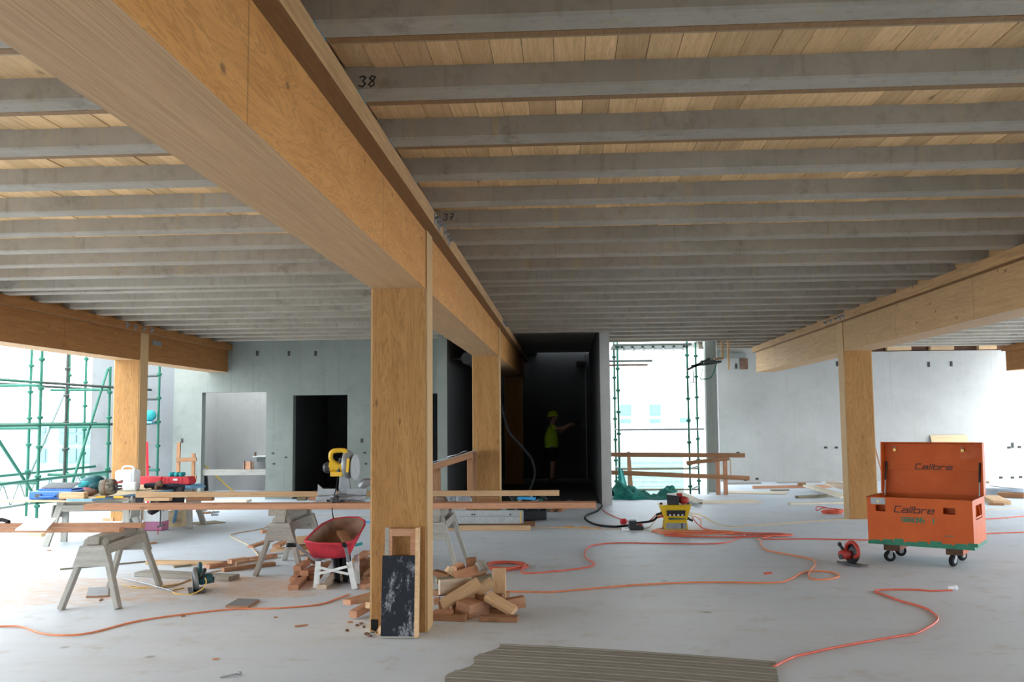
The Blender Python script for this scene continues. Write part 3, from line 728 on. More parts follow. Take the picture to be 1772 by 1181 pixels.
# dark jacket / tool belt hanging off the table corner
q = AY(280, 868, 13.6); jx = q.x
jk = thing('tool_belt', 'black tool belt with leather pouches hanging off the worktable corner', 'tool belt', (jx, 13.55, tt))
def drape(u, v):
    x = jx-.17+.52*u; z = tt+.03-.36*v*(1-.35*u)-.05*math.sin(u*9)*v; y = 13.62-.10*v+.05*math.sin(u*11+v*3)
    return (x, y, z)
MB().grid(drape, 14, 10).build('apron', 'cloth_black', parent=jk, solid=.03, smooth=True)
MB().tube(smoothpath([(jx-.30, 13.7, tt+.05), (jx-.15, 13.66, tt+.06), (jx, 13.64, tt+.045), (jx+.15, 13.66, tt+.05), (jx+.30, 13.72, tt+.03)]), .04, 8).build('belt', 'cloth_dark', parent=jk, smooth=True)
MB().tube(smoothpath([(jx-.03, 13.55, tt+.12), (jx-.06, 13.52, tt+.02), (jx-.02, 13.48, tt-.15), (jx+.02, 13.46, tt-.24)]), .022, 8).build('hammer_loop', 'leather_brown', parent=jk, smooth=True)
MB().tube(smoothpath([(jx+.02, 13.48, tt-.20), (jx+.045, 13.47, tt-.34), (jx+.04, 13.47, tt-.52)]), .012, 6).bar((jx+.0, 13.47, tt-.535), (jx+.10, 13.47, tt-.505), .03, .025).build('hammer', 'dark_steel', parent=jk)
MB().cyl((jx+.015, 13.46, tt-.54), (jx+.01, 13.46, tt-.70), .006, 6).build('marker_cord', 'red_case', parent=jk)
MB().ball((jx-.02, 13.56, tt+.09), .06, .05, .05, 8, jit=.15).build('pouch', 'leather_brown', parent=jk, smooth=True)
# small white bags beside it
p = AY(320, 872, 14.35); MB().ball((p.x, 14.0, .42+.12), .10, .06, .05, 8, jit=.25).build('rag', 'white_plastic', label='crumpled white rag on the whitish sawhorse leg', cat='rag', smooth=True)
# black panel leaning
q0, q1 = G(221, 921), AY(242, 866, 13.9)
stick('black_panel', (q0.x, q0.y, .01), (q1.x, 13.9, .58), .18, .02, 'black_plastic', up=(0, -1, .4), label='narrow black panel leaning under the worktable', cat='panel')
# jug of pink fluid
q = G(265, 919); jx, jy = q.x, q.y+.1
j = thing('fluid_jug', 'translucent plastic jug a third full of pink fluid under the worktable', 'jug', (jx, jy, 0))
MB().box(jx-.155, jx+.145, jy-.12, jy+.12, .13, .30).box(jx-.10, jx+.06, jy-.05, jy+.05, .30, .33).build('body', 'white_plastic', parent=j, bevel=.02)
MB().box(jx-.157, jx+.147, jy-.122, jy+.122, .004, .14).build('fluid', 'pink_liquid', parent=j, bevel=.012)
MB().cyl((jx-.08, jy, .32), (jx-.08, jy, .36), .03, 10).build('cap', 'white_plastic', parent=j)
MB().tube(smoothpath([(jx-.02, jy, .29), (jx+.0, jy, .355), (jx+.1, jy, .35), (jx+.12, jy, .29)]), .014, 8).build('handle', 'white_plastic', parent=j)
q = G(290, 915); MB().box(q.x-.14, q.x+.16, q.y+.15, q.y+.45, 0, .24).build('cardboard_box', 'plywood', label='small plywood box on the floor behind the pink fluid jug', cat='box', bevel=.003)
q0, q1 = G(300, 912), AY(306, 880, 14.1)
stick('spirit_level', (q0.x, q0.y, .01), (q1.x, 14.1, .34), .05, .022, 'blue_paint', label='dark blue bar leaning behind the pink fluid jug', cat='bar')

# ================================================================== WHEELBARROW
wb = thing('wheelbarrow', 'red wheelbarrow with dirty tray and white legs beside the offcuts', 'wheelbarrow', (-2.3, 9.3, 0))
rim = [AY(527, 937, 9.10), AY(537, 926, 9.3), AY(557, 908, 9.65), AY(576, 899, 9.9), AY(600, 896, 10.0), AY(620, 896, 9.98), AY(631, 902, 9.85), AY(631, 909, 9.7), AY(622, 925, 9.4), AY(609, 938, 9.12), AY(590, 942, 9.05), AY(550, 941, 9.07)]
bot = [AY(542, 966, 9.20), AY(546, 960, 9.3), AY(556, 951, 9.5), AY(568, 945, 9.65), AY(588, 942, 9.72), AY(602, 942, 9.70), AY(611, 945, 9.6), AY(612, 948, 9.5), AY(608, 956, 9.35), AY(604, 965, 9.2), AY(585, 967, 9.17), AY(560, 967, 9.18)]
m = MB(); n = len(rim); ns = 5
for i in range(ns+1):
    u = i/ns
    for k in range(n): m.v.append(rim[k].lerp(bot[k], u) + Vector((0, 0, -.015*math.sin(u*math.pi))))
for i in range(ns):
    for k in range(n):
        m.f.append([i*n+k, i*n+(k+1) % n, (i+1)*n+(k+1) % n, (i+1)*n+k]); m.m.append(0)
m.f.append([ns*n+k for k in range(n)]); m.m.append(0)
tray_in = MB(); cen = sum(bot, Vector())/n
for i in range(ns+1):
    u = i/ns
    for k in range(n): tray_in.v.append(rim[k].lerp(bot[k], u).lerp(cen.lerp(sum(rim, Vector())/n, 1-u), .03) + Vector((0, 0, .012*u)))
tray_in.f = [f[:] for f in m.f]; tray_in.m = m.m[:]
tray = m.build('tray', 'barrow_red', parent=wb, smooth=True)
tray_in.build('tray_lining', 'barrow_inside', parent=wb, smooth=True)
MB().tube(rim+[rim[0]], .011, 8).build('rim', 'barrow_red', parent=wb, smooth=True)
legL, legR = G(547, 1020), G(614, 1022)
topL, topR = AY(551, 972, 9.16), AY(604, 972, 9.12)
for (ft, tp, dx) in ((legL, topL, .10), (legR, topR, -.02)):
    stick('leg', ft+Vector((0, 0, .012)), tp, .055, .02, 'barrow_pale', up=(0, -1, 0), parent=wb)
    stick('leg_brace', ft+Vector((.02, .03, .012)), tp+Vector((dx+.03, .28, .02)), .05, .018, 'barrow_pale', up=(0, -1, 0), parent=wb)
stick('cross_brace', AY(549, 982, 9.14), AY(603, 994, 9.1), .025, .01, 'barrow_pale', up=(0, -1, 0), parent=wb)
stick('cross_brace', AY(549, 994, 9.12), AY(601, 981, 9.08), .025, .01, 'barrow_pale', up=(0, -1, 0), parent=wb)
hl = [AY(570, 962, 9.55), AY(548, 970, 9.2), AY(530, 958, 9.1), AY(514, 944, 9.0), AY(497, 944, 8.92)]
MB().tube(smoothpath(hl[:4]+[AY(508, 943.6, 8.96)]), .016, 8).build('handle_tube', 'barrow_grey', parent=wb, smooth=True)
MB().tube([AY(511, 943.8, 8.98), hl[4]], .021, 10).build('grip', 'black_rubber', parent=wb, smooth=True)
hr = [AY(598, 960, 9.6), AY(603, 972, 9.15), AY(600, 955, 8.98), AY(596, 944, 8.85)]
MB().tube(smoothpath(hr), .016, 8).build('handle_tube', 'barrow_grey', parent=wb, smooth=True)
MB().tube([AY(597, 945, 8.88), AY(595, 942.5, 8.74)], .021, 10).build('grip', 'black_rubber', parent=wb, smooth=True)
wc = AY(592, 984, 9.50); wc.z = .20
m = MB(); prof = []
for k in range(13):
    a = math.pi*2*k/12; prof.append((.14+.05*math.cos(a), .088*math.sin(a)))
m.lathe(prof[:-1], wc, axis=(1, .25, .05), n=28)
tire = m.build('tyre', 'black_rubber', parent=wb, smooth=True)
ax = Vector((1, .25, .05)).normalized(); fx, fy, fz = frame(ax)
for k in range(28):
    a = 2*math.pi*k/28; d = fy*math.cos(a)+fz*math.sin(a)
    for s in (-1, 1):
        MB().bar(wc+d*.180+ax*(s*.036), wc+d*.197+ax*(s*.036), .045, .022, ax).build('tread_block', 'black_rubber', parent=tire)
MB().cyl(wc-ax*.04, wc+ax*.04, .09, 14).build('hub', 'barrow_grey', parent=wb)
for s in (-1, 1): MB().bar(wc+ax*(.065*s), wc+ax*(.065*s)+Vector((0, -.25, .13)), .03, .015).build('wheel_fork', 'barrow_grey', parent=wb)
q = AY(620, 944, 9.42); MB().bar(q+Vector((-.03, -.012, 0)), q+Vector((.03, .05, .01)), .03, .004, (1, -.5, .3)).build('sticker', 'teal', parent=wb)
stick('timber_offcut', AY(590, 922, 9.62), AY(603, 942, 9.3), .09, .045, 'pine_brown', label='reddish brown offcut standing inside the wheelbarrow tray', cat='offcut')
# ================================================================== OFFCUTS
def piece(x0, y0, x1, y1, Y0, Y1, w, t, mt, label, group=None, up=(0, 0, 1)):
    a, c = AY(x0, y0, Y0), AY(x1, y1, Y1)
    for q in (a, c): q.z = max(q.z, t*.5)
    return stick('timber_offcut', a, c, w, t, mt, up=up, label=label, cat='offcut', group=group)
HR = 'heap of offcuts right of the foreground column'
# right-hand heap, front to back
piece(831, 1072, 896, 1072, 7.72, 7.70, .09, .047, 'pine_brown', 'offcut lying flat in front of the right heap, nearest the camera')
piece(752, 1072, 807, 1072, 7.76, 7.72, .09, .047, 'pine_brown', 'dark offcut lying flat against the foot of the foreground column')
piece(752, 1061, 783, 1061, 7.80, 7.78, .09, .045, 'pine', 'short orange offcut on top of the dark one by the column foot')
piece(800, 1058, 836, 1050, 7.80, 8.02, .15, .13, 'pine', 'thick rough-sawn block low in the middle of the right heap', up=(.2, 0, 1))
piece(764, 1048, 829, 1008, 7.86, 7.98, .09, .05, 'pine_pale', 'long pale offcut slanting up across the middle of the right heap', up=(0, -1, .5))
piece(802, 1037, 853, 1008, 7.98, 8.02, .05, .09, 'pine_pale', 'pale pink offcut slanting behind the long pale one in the right heap')
piece(760, 1017, 815, 1012, 7.95, 8.08, .045, .125, 'pine_white', 'wide offcut with a pale sawn end at the left of the right heap')
piece(786, 1000, 838, 984, 8.15, 8.30, .09, .05, 'pine', 'reddish offcut slanting near the top of the right heap', up=(0, -1, .5))
piece(817, 981, 815, 966, 8.35, 8.35, .09, .08, 'pine_brown', 'short block standing on end at the top of the right heap')
piece(830, 974, 838, 988, 8.30, 8.25, .09, .05, 'timber_grey', 'grey-ended offcut beside the standing block on the right heap')
piece(864, 1052, 864, 984, 8.02, 8.10, .115, .045, 'pine_pale', 'offcut standing upright at the right of the right heap', up=(0, -1, 0))
piece(843, 1032, 890, 1059, 7.92, 7.80, .09, .05, 'pine_pale', 'yellow offcut sloping down to the right end of the heap', up=(.2, -1, 1))
piece(874, 1047, 907, 1041, 7.95, 8.00, .09, .09, 'pine', 'square block at the right end of the right heap')
piece(862, 1034, 876, 1030, 8.0, 8.15, .07, .06, 'pine_brown', 'small dark offcut end behind the sloping yellow one')
for (x0, y0, x1, y1, Y0, Y1, w, t, mt) in (
    (774, 985, 790, 997, 8.15, 8.2, .05, .05, 'pine_pale'), (786, 985, 800, 978, 8.3, 8.35, .09, .045, 'pine'), (752, 991, 780, 999, 8.25, 8.2, .09, .045, 'pine_brown'),
    (755, 1006, 785, 1003, 8.1, 8.15, .09, .045, 'timber_olive'), (753, 1027, 770, 1025, 8.0, 8.1, .09, .045, 'pine_brown'), (752, 1041, 761, 1040, 7.9, 7.9, .09, .045, 'pine'),
    (800, 1052, 850, 1056, 8.05, 8.1, .09, .047, 'pine_brown'), (842, 1058, 880, 1062, 8.05, 8.0, .09, .047, 'pine_brown'), (780, 1066, 830, 1060, 8.0, 8.1, .09, .09, 'pine_brown'),
    (790, 1020, 840, 1025, 8.25, 8.2, .09, .09, 'pine_brown'), (815, 1005, 850, 1000, 8.25, 8.3, .09, .06, 'timber_olive'), (826, 1030, 838, 1043, 8.0, 7.95, .07, .045, 'pine_brown'), (760, 1050, 800, 1045, 8.1, 8.1, .09, .09, 'pine_brown')):
    piece(x0, y0, x1, y1, Y0, Y1, w, t, mt, 'short timber offcut buried in the right heap', HR)
# pieces left of the column foot
HC = 'offcuts left of the foreground column foot'
piece(600, 1043, 648, 1030, 7.95, 8.25, .09, .045, 'pine', 'offcut pointing out left of the column foot, uppermost of three')
piece(611, 1064, 650, 1043, 7.75, 8.05, .075, .06, 'pine', 'offcut with a pale end pointing left at the column foot, nearest of three')
piece(616, 1041, 650, 1033, 8.02, 8.2, .05, .05, 'pine_pale', 'thin pale offcut lying on the others left of the column foot')
piece(636, 1048, 652, 1047, 7.80, 7.9, .05, .05, 'pine_pale', 'stub of pale offcut touching the left edge of the foreground column')
# heap round the wheelbarrow
HB = 'offcuts heaped round the wheelbarrow'
piece(507, 1025, 529, 1003, 9.05, 9.75, .10, .05, 'pine', 'offcut in front left of the wheelbarrow, its end towards the camera')
piece(511, 1005, 524, 999, 9.5, 9.9, .11, .05, 'pine', 'short offcut behind the front left one near the sawhorse leg')
piece(556, 1021, 584, 999, 9.1, 9.85, .10, .045, 'pine_white', 'pale offcut lying under the wheelbarrow between its legs')
piece(622, 1020, 650, 1012, 9.1, 9.5, .12, .05, 'pine', 'offcut right of the wheelbarrow leg, next to the column')
piece(631, 1003, 650, 1001, 9.45, 9.55, .12, .055, 'pine_brown', 'dark offcut above the one right of the wheelbarrow leg')
piece(622, 997, 640, 983, 9.6, 9.8, .09, .05, 'pine_brown', 'dark offcut slanting up behind the right wheelbarrow leg')
piece(616, 972, 634, 957, 9.9, 10.1, .09, .05, 'pine', 'reddish offcut sticking up right of the wheelbarrow tray')
piece(634, 978, 650, 969, 9.8, 10.0, .09, .09, 'pine_brown', 'brown offcut end beside the column at tray height')
piece(514, 985, 531, 974, 9.7, 9.9, .09, .05, 'pine', 'reddish offcut tilted against the heap left of the wheelbarrow')
piece(515, 993, 526, 992, 9.65, 9.9, .08, .05, 'pine_brown', 'small dark offcut end below the tilted one left of the wheelbarrow')
piece(526, 993, 545, 984, 9.6, 10.0, .09, .05, 'pine', 'offcut end facing the camera left of the wheelbarrow leg')
for (x0, y0, x1, y1, Y0, Y1, w, t, mt) in (
    (530, 1003, 560, 997, 9.6, 9.8, .09, .05, 'pine_brown'), (540, 985, 575, 975, 9.9, 10.1, .09, .05, 'pine_brown'), (556, 992, 600, 985, 9.95, 10.0, .10, .05, 'pine'),
    (560, 1000, 600, 995, 9.8, 9.9, .10, .05, 'pine_brown'), (612, 992, 640, 995, 9.9, 9.95, .10, .10, 'pine_brown'), (575, 973, 600, 966, 10.15, 10.2, .09, .05, 'pine_brown'),
    (530, 968, 560, 978, 10.1, 10.2, .09, .05, 'pine_brown'), (608, 1004, 640, 1008, 9.7, 9.75, .10, .05, 'pine_brown'), (618, 975, 645, 990, 10.1, 10.0, .09, .05, 'pine_brown')):
    piece(x0, y0, x1, y1, Y0, Y1, w, t, mt, 'brown timber offcut buried in the heap under the wheelbarrow', HB)
# pinkish stack behind the second sawhorse
HP = 'pinkish offcuts behind the second sawhorse'
for k, (x0, y0, x1, y1, Y0, Y1, w, t, mt, lb) in enumerate((
    (508, 934, 536, 931, 11.7, 11.9, .12, .05, 'pine_pale', 'topmost pinkish offcut in the stack behind the second sawhorse'),
    (508, 938, 528, 937, 11.4, 11.5, .12, .05, 'pine_pale', 'offcut with a bright sawn end in the stack behind the wheelbarrow handle'),
    (505, 948, 540, 946, 11.4, 11.5, .12, .05, 'pine_brown', None), (515, 957, 545, 955, 11.3, 11.4, .12, .05, 'pine_pale', None), (478, 946, 504, 932, 11.4, 11.9, .10, .04, 'pine', 'reddish offcut poking out left of the second sawhorse legs'),
    (433, 947, 470, 935, 11.6, 12.0, .09, .03, 'pine', 'thin reddish offcut lying left of the second sawhorse'), (452, 921, 470, 920, 13.6, 13.7, .09, .045, 'pine', 'small block behind the second sawhorse gusset'),
    (470, 953, 505, 949, 11.5, 11.5, .09, .04, 'pine_pale', None), (525, 950, 548, 947, 11.6, 11.7, .12, .05, 'pine_pale', None))):
    piece(x0, y0, x1, y1, Y0, Y1, w, t, mt, lb or 'pinkish timber offcut low in the stack behind the second sawhorse', None if lb else HP)
# boards lying on the floor, left half
def flat(x0, y0, x1, y1, w, t, mt, label, z=0.0, cat='board', name='floor_board', group=None):
    a, c = G(x0, y0, z), G(x1, y1, z); a.z = c.z = z+t/2+.001
    return stick(name, a, c, w, t, mt, label=label, cat=cat, group=group)
flat(255, 977, 400, 979, .09, .045, 'pine_pale', 'long pale framing timber on the floor left of the offcuts')
flat(358, 985, 476, 965, .09, .045, 'pine', 'reddish board on the floor ending under the second sawhorse')
flat(397, 976, 428, 972, .10, .045, 'pine', 'short reddish block lying on the floor boards', z=.046)
flat(385, 990, 474, 979, .09, .04, 'pine_brown', 'dark brown board on the floor nearest the second sawhorse')
flat(243, 996, 405, 1004, .20, .045, 'timber_grey', 'grey wide board half covered in sawdust behind the circular saw')
flat(104, 987, 258, 973, .03, .015, 'timber_olive', 'thin dark stick on the floor under the front left sawhorse')
flat(300, 983, 330, 980, .05, .02, 'timber_olive', 'short dark stick beyond the pale framing timber') 
flat(252, 943, 270, 941, .05, .02, 'pine', 'small reddish stick on the floor below the pink fluid jug', name='timber_scrap')
flat(180, 902, 198, 902, .10, .05, 'pine', 'small reddish block on the floor beneath the worktable', name='timber_scrap')
flat(52, 928, 76, 929, .10, .05, 'pine_pale', 'pale block on the floor left of the front sawhorse', name='timber_scrap')
flat(335, 908, 381, 904, .40, .012, 'timber_olive', 'thin plywood sheet on the floor right of the worktable', name='ply_sheet')
flat(345, 890, 364, 889, .09, .03, 'pine_brown', 'brown stick among the bolts on the floor right of the worktable', name='timber_scrap')
for i, (x, y) in enumerate(((302, 887), (310, 886), (327, 888), (345, 887), (353, 885), (369, 889), (372, 893), (374, 888), (350, 888))):
    q = G(x, y); m = MB(); m.cyl(q+Vector((-.05, 0, .016)), q+Vector((.05, .03, .016)), .014, 8); m.cyl(q+Vector((-.065, -.004, .016)), q+Vector((-.045, 0, .016)), .026, 6)
    m.build('steel_bolt', 'galv', group='loose steel bolts on the floor right of the worktable', label='loose steel bolt on the floor right of the worktable', cat='bolt')
def tile(name, pts, t, mt, edge, label):
    m = MB(); m.prism([G(x, y, .001) for x, y in pts], (0, 0, t)); m.m[0] = 0
    for i in range(2, len(m.m)): m.m[i] = 1
    return m.build(name, [mt, edge], label=label, cat='offcut')
tile('ply_offcut', [(390, 1052), (429, 1053), (449, 1041), (413, 1039)], .018, 'steel_grey', 'pine_brown', 'square dark-faced plywood offcut on the floor near the orange cord')
tile('ply_offcut', [(149, 1035), (187, 1034), (188, 1019), (153, 1020)], .016, 'galv', 'pine_brown', 'square grey-faced plywood offcut under the front left sawhorse')
for i, (x, y, x1, y1, mt, lb) in enumerate(((510, 1086, 532, 1083, 'pine', 'thin wooden sliver on the floor in front of the wheelbarrow'), (474, 1070, 480, 1070, 'pine_brown', 'tiny wood chip left of the thin sliver'),
    (368, 1143, 379, 1142, 'pine', 'small orange wood chip alone in the foreground'), (602, 1079, 610, 1078, 'pine', 'tiny reddish chip near the column foot'), (314, 1068, 320, 1068, 'pine_brown', 'tiny chip beside the orange cord at left'),
    (82, 954, 88, 954, 'pine_brown', 'tiny chip behind the front left sawhorse'), (173, 1041, 176, 1038, 'pine_brown', 'tiny chip in front of the grey plywood offcut'))):
    flat(x, y, x1, y1, .018, .010, mt, lb, name='wood_chip', cat='wood chip')
for k, (x, y) in enumerate(((618, 1084), (625, 1081), (630, 1087), (636, 1100), (640, 1103), (633, 1099), (600, 1093))):
    q = G(x, y); MB().ball(q+Vector((0, 0, .008)), .016, .02, .009, 6, jit=.35).build('dirt_clod', 'leather_brown', label='small clod of dirt beside the column foot', cat='dirt', group='dirt clods at the column foot')
q = G(397, 1172); m = MB(); m.tube([q+Vector((-.05, -.03, .006)), q+Vector((.0, 0, .008)), q+Vector((.05, .03, .012))], .006, 6); m.ball(q+Vector((.055, .035, .014)), .016, .013, .013, 8)
m.build('steel_anchor', 'galv', label='small shiny steel anchor at the bottom of the picture', cat='anchor', smooth=True)
flat(1323, 994, 1335, 993, .03, .012, 'red_chip', 'small bright red packer alone on the floor', name='plastic_packer', cat='packer')

# ---- formwork channel leaning on the column
fw = thing('formwork_panel', 'formwork channel with black concrete-splashed face leaning on the column', 'formwork', (-1.29, 7.15, 0))
def lean(z): return 7.11+.112*min(z, .95)/.85            # near face follows the lean
xl0, xl1 = -1.42, -1.165
def lbox(xa, xb, z0_, z1_, d0, d1, name, mt):
    m = MB()
    pts = []
    for z in (z0_, z1_):
        for (x, d) in ((xa, d0), (xb, d0), (xb, d1), (xa, d1)): pts.append((x+.03*(z/.85-.5)*-0.2, lean(z)+d, z+.004))
    m.hexa(pts); m.build(name, mt, parent=fw)
lbox(xl0, xl0+.035, 0, .81, .012, .018+.0, 'side_panel', 'timber_grey')
lbox(xl0+.01, xl0+.055, .0, .80, .014, .06, 'stud', 'pine')
lbox(xl1-.055, xl1-.012, .0, .80, .014, .06, 'stud', 'pine')
lbox(xl0+.055, xl1-.055, .745, .80, .014, .06, 'crosspiece', 'pine')
lbox(xl1-.012, xl1+.012, 0, .81, -.016, .075, 'edge_board', 'pine_pale')
lbox(xl0-.012, xl1-.012, .012, .60, -.016, .012, 'black_face', 'form_black')
lbox(xl0-.012, xl1-.012, 0, .012, -.022, .012, 'bottom_lip', 'timber_weathered')
m = MB(); q = G(655, 1097); m.grid(lambda u, v: (q.x-.06+.10*u, q.y-.05+.10*v+.02*math.sin(u*5), .012+.05*u*v+.015*math.sin(7*u+4*v)), 6, 6); m.build('rag', 'pine_pale', solid=.006, label='crumpled rag at the left foot of the column', cat='rag', smooth=True)
MB().box(X0-BW-.004, X0-BW+.05, D1-.006, D1, 0, .10).build('black_pad', 'black_rubber', parent=c1)

# ================================================================== FOREGROUND DECKING SHEET
A, B_ = G(864, 1117), G(1342, 1148)
sh = MB()
prof = [(0, .0), (.03, .0), (.05, .005), (.16, .005), (.18, .0), (.50, .0), (.52, .002), (.60, .002), (.62, .0), (.96, .0)]
NR, PIT_ = 7, .15
vv = [((k+f_)*PIT_, h_) for k in range(NR) for f_, h_ in prof]
L0, R0 = A-Vector((0, 0, 0)), B_
ldir_, rdir_ = (Vector((-.30, -1, 0))).normalized(), Vector((-.18, -1, 0)).normalized()
def sheet(u, v):
    d_s, h_s = vv[int(round(v*(len(vv)-1)))]
    wob = .035*math.sin(d_s*13)*(1-u)**6
    p_ = (L0+ldir_*d_s).lerp(R0+rdir_*d_s, u)+Vector((wob, 0, 0))
    return (p_.x, p_.y, .006+h_s+.010*math.sin(u*3.1))
sh.grid(sheet, 20, len(vv)-1); sh.build('decking_sheet', 'decking_grey', solid=.003, label='grey-brown ribbed steel decking sheet lying on the foreground floor', cat='decking sheet')

# ================================================================== CIRCULAR SAWS
def circ_saw(name, loc, rz, body, guard, label, tilt=0):
    s = thing(name, label, 'saw', loc)
    lx, ly, lz = loc
    def L(x, y, z): c_, s_ = math.cos(rz), math.sin(rz); return Vector((lx+x*c_-y*s_, ly+x*s_+y*c_, lz+z))
    def V(x, y, z): c_, s_ = math.cos(rz), math.sin(rz); return Vector((x*c_-y*s_, x*s_+y*c_, z))
    m = MB(); m.bar(L(-.17, 0, .012), L(.15, 0, .012), .15, .008); m.bar(L(-.17, .075, .020), L(.15, .075, .020), .006, .02); m.build('shoe', 'dark_steel', parent=s)
    m = MB(); m.lathe([(.02, -.028), (.10, -.026), (.112, -.01), (.112, .014), (.10, .026), (.02, .028)], L(0, -.01, .125), axis=V(0, 1, .10), n=24); m.build('blade_guard', guard, parent=s, smooth=True)
    m = MB(); m.lathe([(.02, -.004), (.095, -.003), (.095, .003), (.02, .004)], L(.02, -.04, .10), axis=V(0, 1, .1), n=24); m.build('blade', 'aluminium', parent=s)
    m = MB(); m.lathe([(.045, 0), (.052, .02), (.05, .11), (.04, .13)], L(.0, .02, .11), axis=V(0, 1, .1), n=14); m.build('motor', body, parent=s, smooth=True)
    m = MB(); m.tube(smoothpath([L(.06, .02, .16), L(.03, .03, .22), L(-.06, .03, .255), L(-.14, .03, .21), L(-.15, .03, .13), L(-.09, .03, .10)]), .021, 8); m.build('handle', body, parent=s, smooth=True)
    m = MB(); m.tube([L(.08, .03, .14), L(.11, .06, .20)], .018, 8); m.ball(L(.115, .065, .215), .024); m.build('front_knob', 'black_plastic', parent=s, smooth=True)
    m = MB(); m.box(lx-.001, lx+.001, ly-.001, ly+.001, lz+.1, lz+.102)
    m = MB(); m.cyl(L(-.02, .15, .10), L(-.02, .165, .10), .03, 10); m.build('motor_cap', 'black_plastic', parent=s)
    return s
q = G(334, 1027); circ_saw('circular_saw', (q.x, q.y+.08, 0), -1.15, 'makita_teal', 'galv', 'dark teal circular saw on the sawdusty floor with orange cord')
q = G(1478, 980); circ_saw('circular_saw', (q.x, q.y+.08, 0), 1.95, 'red_tool', 'black_plastic', 'red and black circular saw on the floor left of the orange chest')
# ================================================================== ORANGE TOOL CHEST
P0 = Vector((3.41, 10.895, 0)); ux = Vector((math.cos(.57), -math.sin(.57), 0)); uy = Vector((math.sin(.57), math.cos(.57), 0)); uz = Vector((0, 0, 1))
TL, TD, TB, TH = 1.095, .74, .205, .525
tc = thing('tool_chest', 'orange steel tool chest on castors with its lid standing open', 'tool chest', tuple(P0+ux*TL/2+uy*TD/2))
def T(x, y, z): return P0+ux*x+uy*y+uz*z
def tbox(x0, x1, y0, y1, z0, z1, name, mt, par=None, **kw):
    m = MB(); m.hexa([T(x0, y0, z0), T(x1, y0, z0), T(x1, y1, z0), T(x0, y1, z0), T(x0, y0, z1), T(x1, y0, z1), T(x1, y1, z1), T(x0, y1, z1)])
    return m.build(name, mt, parent=par or tc, **kw)
def hexat(m, x0, x1, y0, y1, z0, z1): m.hexa([T(x0, y0, z0), T(x1, y0, z0), T(x1, y1, z0), T(x0, y1, z0), T(x0, y0, z1), T(x1, y0, z1), T(x1, y1, z1), T(x0, y1, z1)])
zt_ = TB+TH
# front panel with two slots: built from strips round the openings
s1, s2 = (.09, .20), (.80, .925); so0, so1 = TB+.365, TB+.435
m = MB(); th = .012
hexat(m, 0, TL, 0, th, TB, so0); hexat(m, 0, TL, 0, th, so1, zt_)
for a_, c_ in ((0, s1[0]), (s1[1], s2[0]), (s2[1], TL)): hexat(m, a_, c_, 0, th, so0, so1)
hexat(m, 0, TL, TD-th, TD, TB, zt_); hexat(m, 0, th, th, TD-th, TB, zt_); hexat(m, 0, TL, th, TD-th, TB, TB+th)
# right end with recess for the handle
r0, r1, rz0, rz1 = .17, .55, TB+.30, TB+.455
hexat(m, TL-th, TL, th, TD-th, TB, rz0); hexat(m, TL-th, TL, th, TD-th, rz1, zt_); hexat(m, TL-th, TL, th, r0, rz0, rz1); hexat(m, TL-th, TL, r1, TD-th, rz0, rz1)
hexat(m, TL-.06, TL-.05, r0, r1, rz0, rz1); hexat(m, TL-.06, TL-th, r0, r1, rz0-.01, rz0); hexat(m, TL-.06, TL-th, r0, r1, rz1, rz1+.01); hexat(m, TL-.06, TL-th, r0-.01, r0, rz0, rz1); hexat(m, TL-.06, TL-th, r1, r1+.01, rz0, rz1)
for a_, c_ in (s1, s2):
    hexat(m, a_, c_, .13, .14, so0, so1); hexat(m, a_, c_, th, .14, so0-.008, so0); hexat(m, a_, c_, th, .14, so1, so1+.008); hexat(m, a_-.008, a_, th, .14, so0, so1); hexat(m, c_, c_+.008, th, .14, so0, so1)
hexat(m, -.004, TL+.004, -.004, .03, zt_-.012, zt_); hexat(m, TL-.03, TL+.006, -.004, TD, zt_-.012, zt_); hexat(m, -.006, .03, -.004, TD, zt_-.012, zt_)
m.build('body', 'box_orange', parent=tc)
tbox(-.003, TL+.003, -.003, TD+.003, TB-.004, TB+.035, 'green_band', 'green_paint')
m = MB()
for k in range(9):
    x = .03+k*.125; hexat(m, x, x+.10+.02*(k % 2), -.0025, 0, TB+.03, TB+.045+.012*((k*7) % 3))
m.build('paint_edge', 'green_paint', parent=tc)
tbox(.045, .20, -.006, 0, TB+.445, TB+.515, 'lock_plate', 'galv'); 
MB().cyl(T(.125, -.012, TB+.478), T(.125, -.004, TB+.478), .012, 8).build('lock', 'brass', parent=tc)
MB().bar(T(TL-.01, .19, rz0+.02), T(TL-.01, .53, rz0+.02), .018, .018).bar(T(TL-.012, .19, rz0+.01), T(TL-.03, .20, rz1-.02), .012, .012).bar(T(TL-.012, .53, rz0+.01), T(TL-.03, .52, rz1-.02), .012, .012).build('end_handle', 'box_orange', parent=tc)
# lid: tilted slightly back, opened about 100 degrees, its hollow side to the front
ldir = (uz*math.cos(.10)+uy*math.sin(.10)).normalized(); lth = (uy*math.cos(.10)-uz*math.sin(.10)).normalized()
LH, LDp = .60, .07
def U(x, h, d): return P0+ux*x+uy*(TD-.02)+uz*zt_+ldir*h+lth*d
def ubox(m, x0, x1, h0, h1, d0, d1): m.hexa([U(x0, h0, d0), U(x1, h0, d0), U(x1, h0, d1), U(x0, h0, d1), U(x0, h1, d0), U(x1, h1, d0), U(x1, h1, d1), U(x0, h1, d1)])
m = MB(); ubox(m, -.01, TL+.01, 0, LH, .05, .062); ubox(m, -.01, .005, 0, LH, -.06, .062); ubox(m, TL-.005, TL+.01, 0, LH, -.06, .062); ubox(m, -.01, TL+.01, LH-.012, LH, -.06, .062); ubox(m, -.01, TL+.01, 0, .02, -.01, .062)
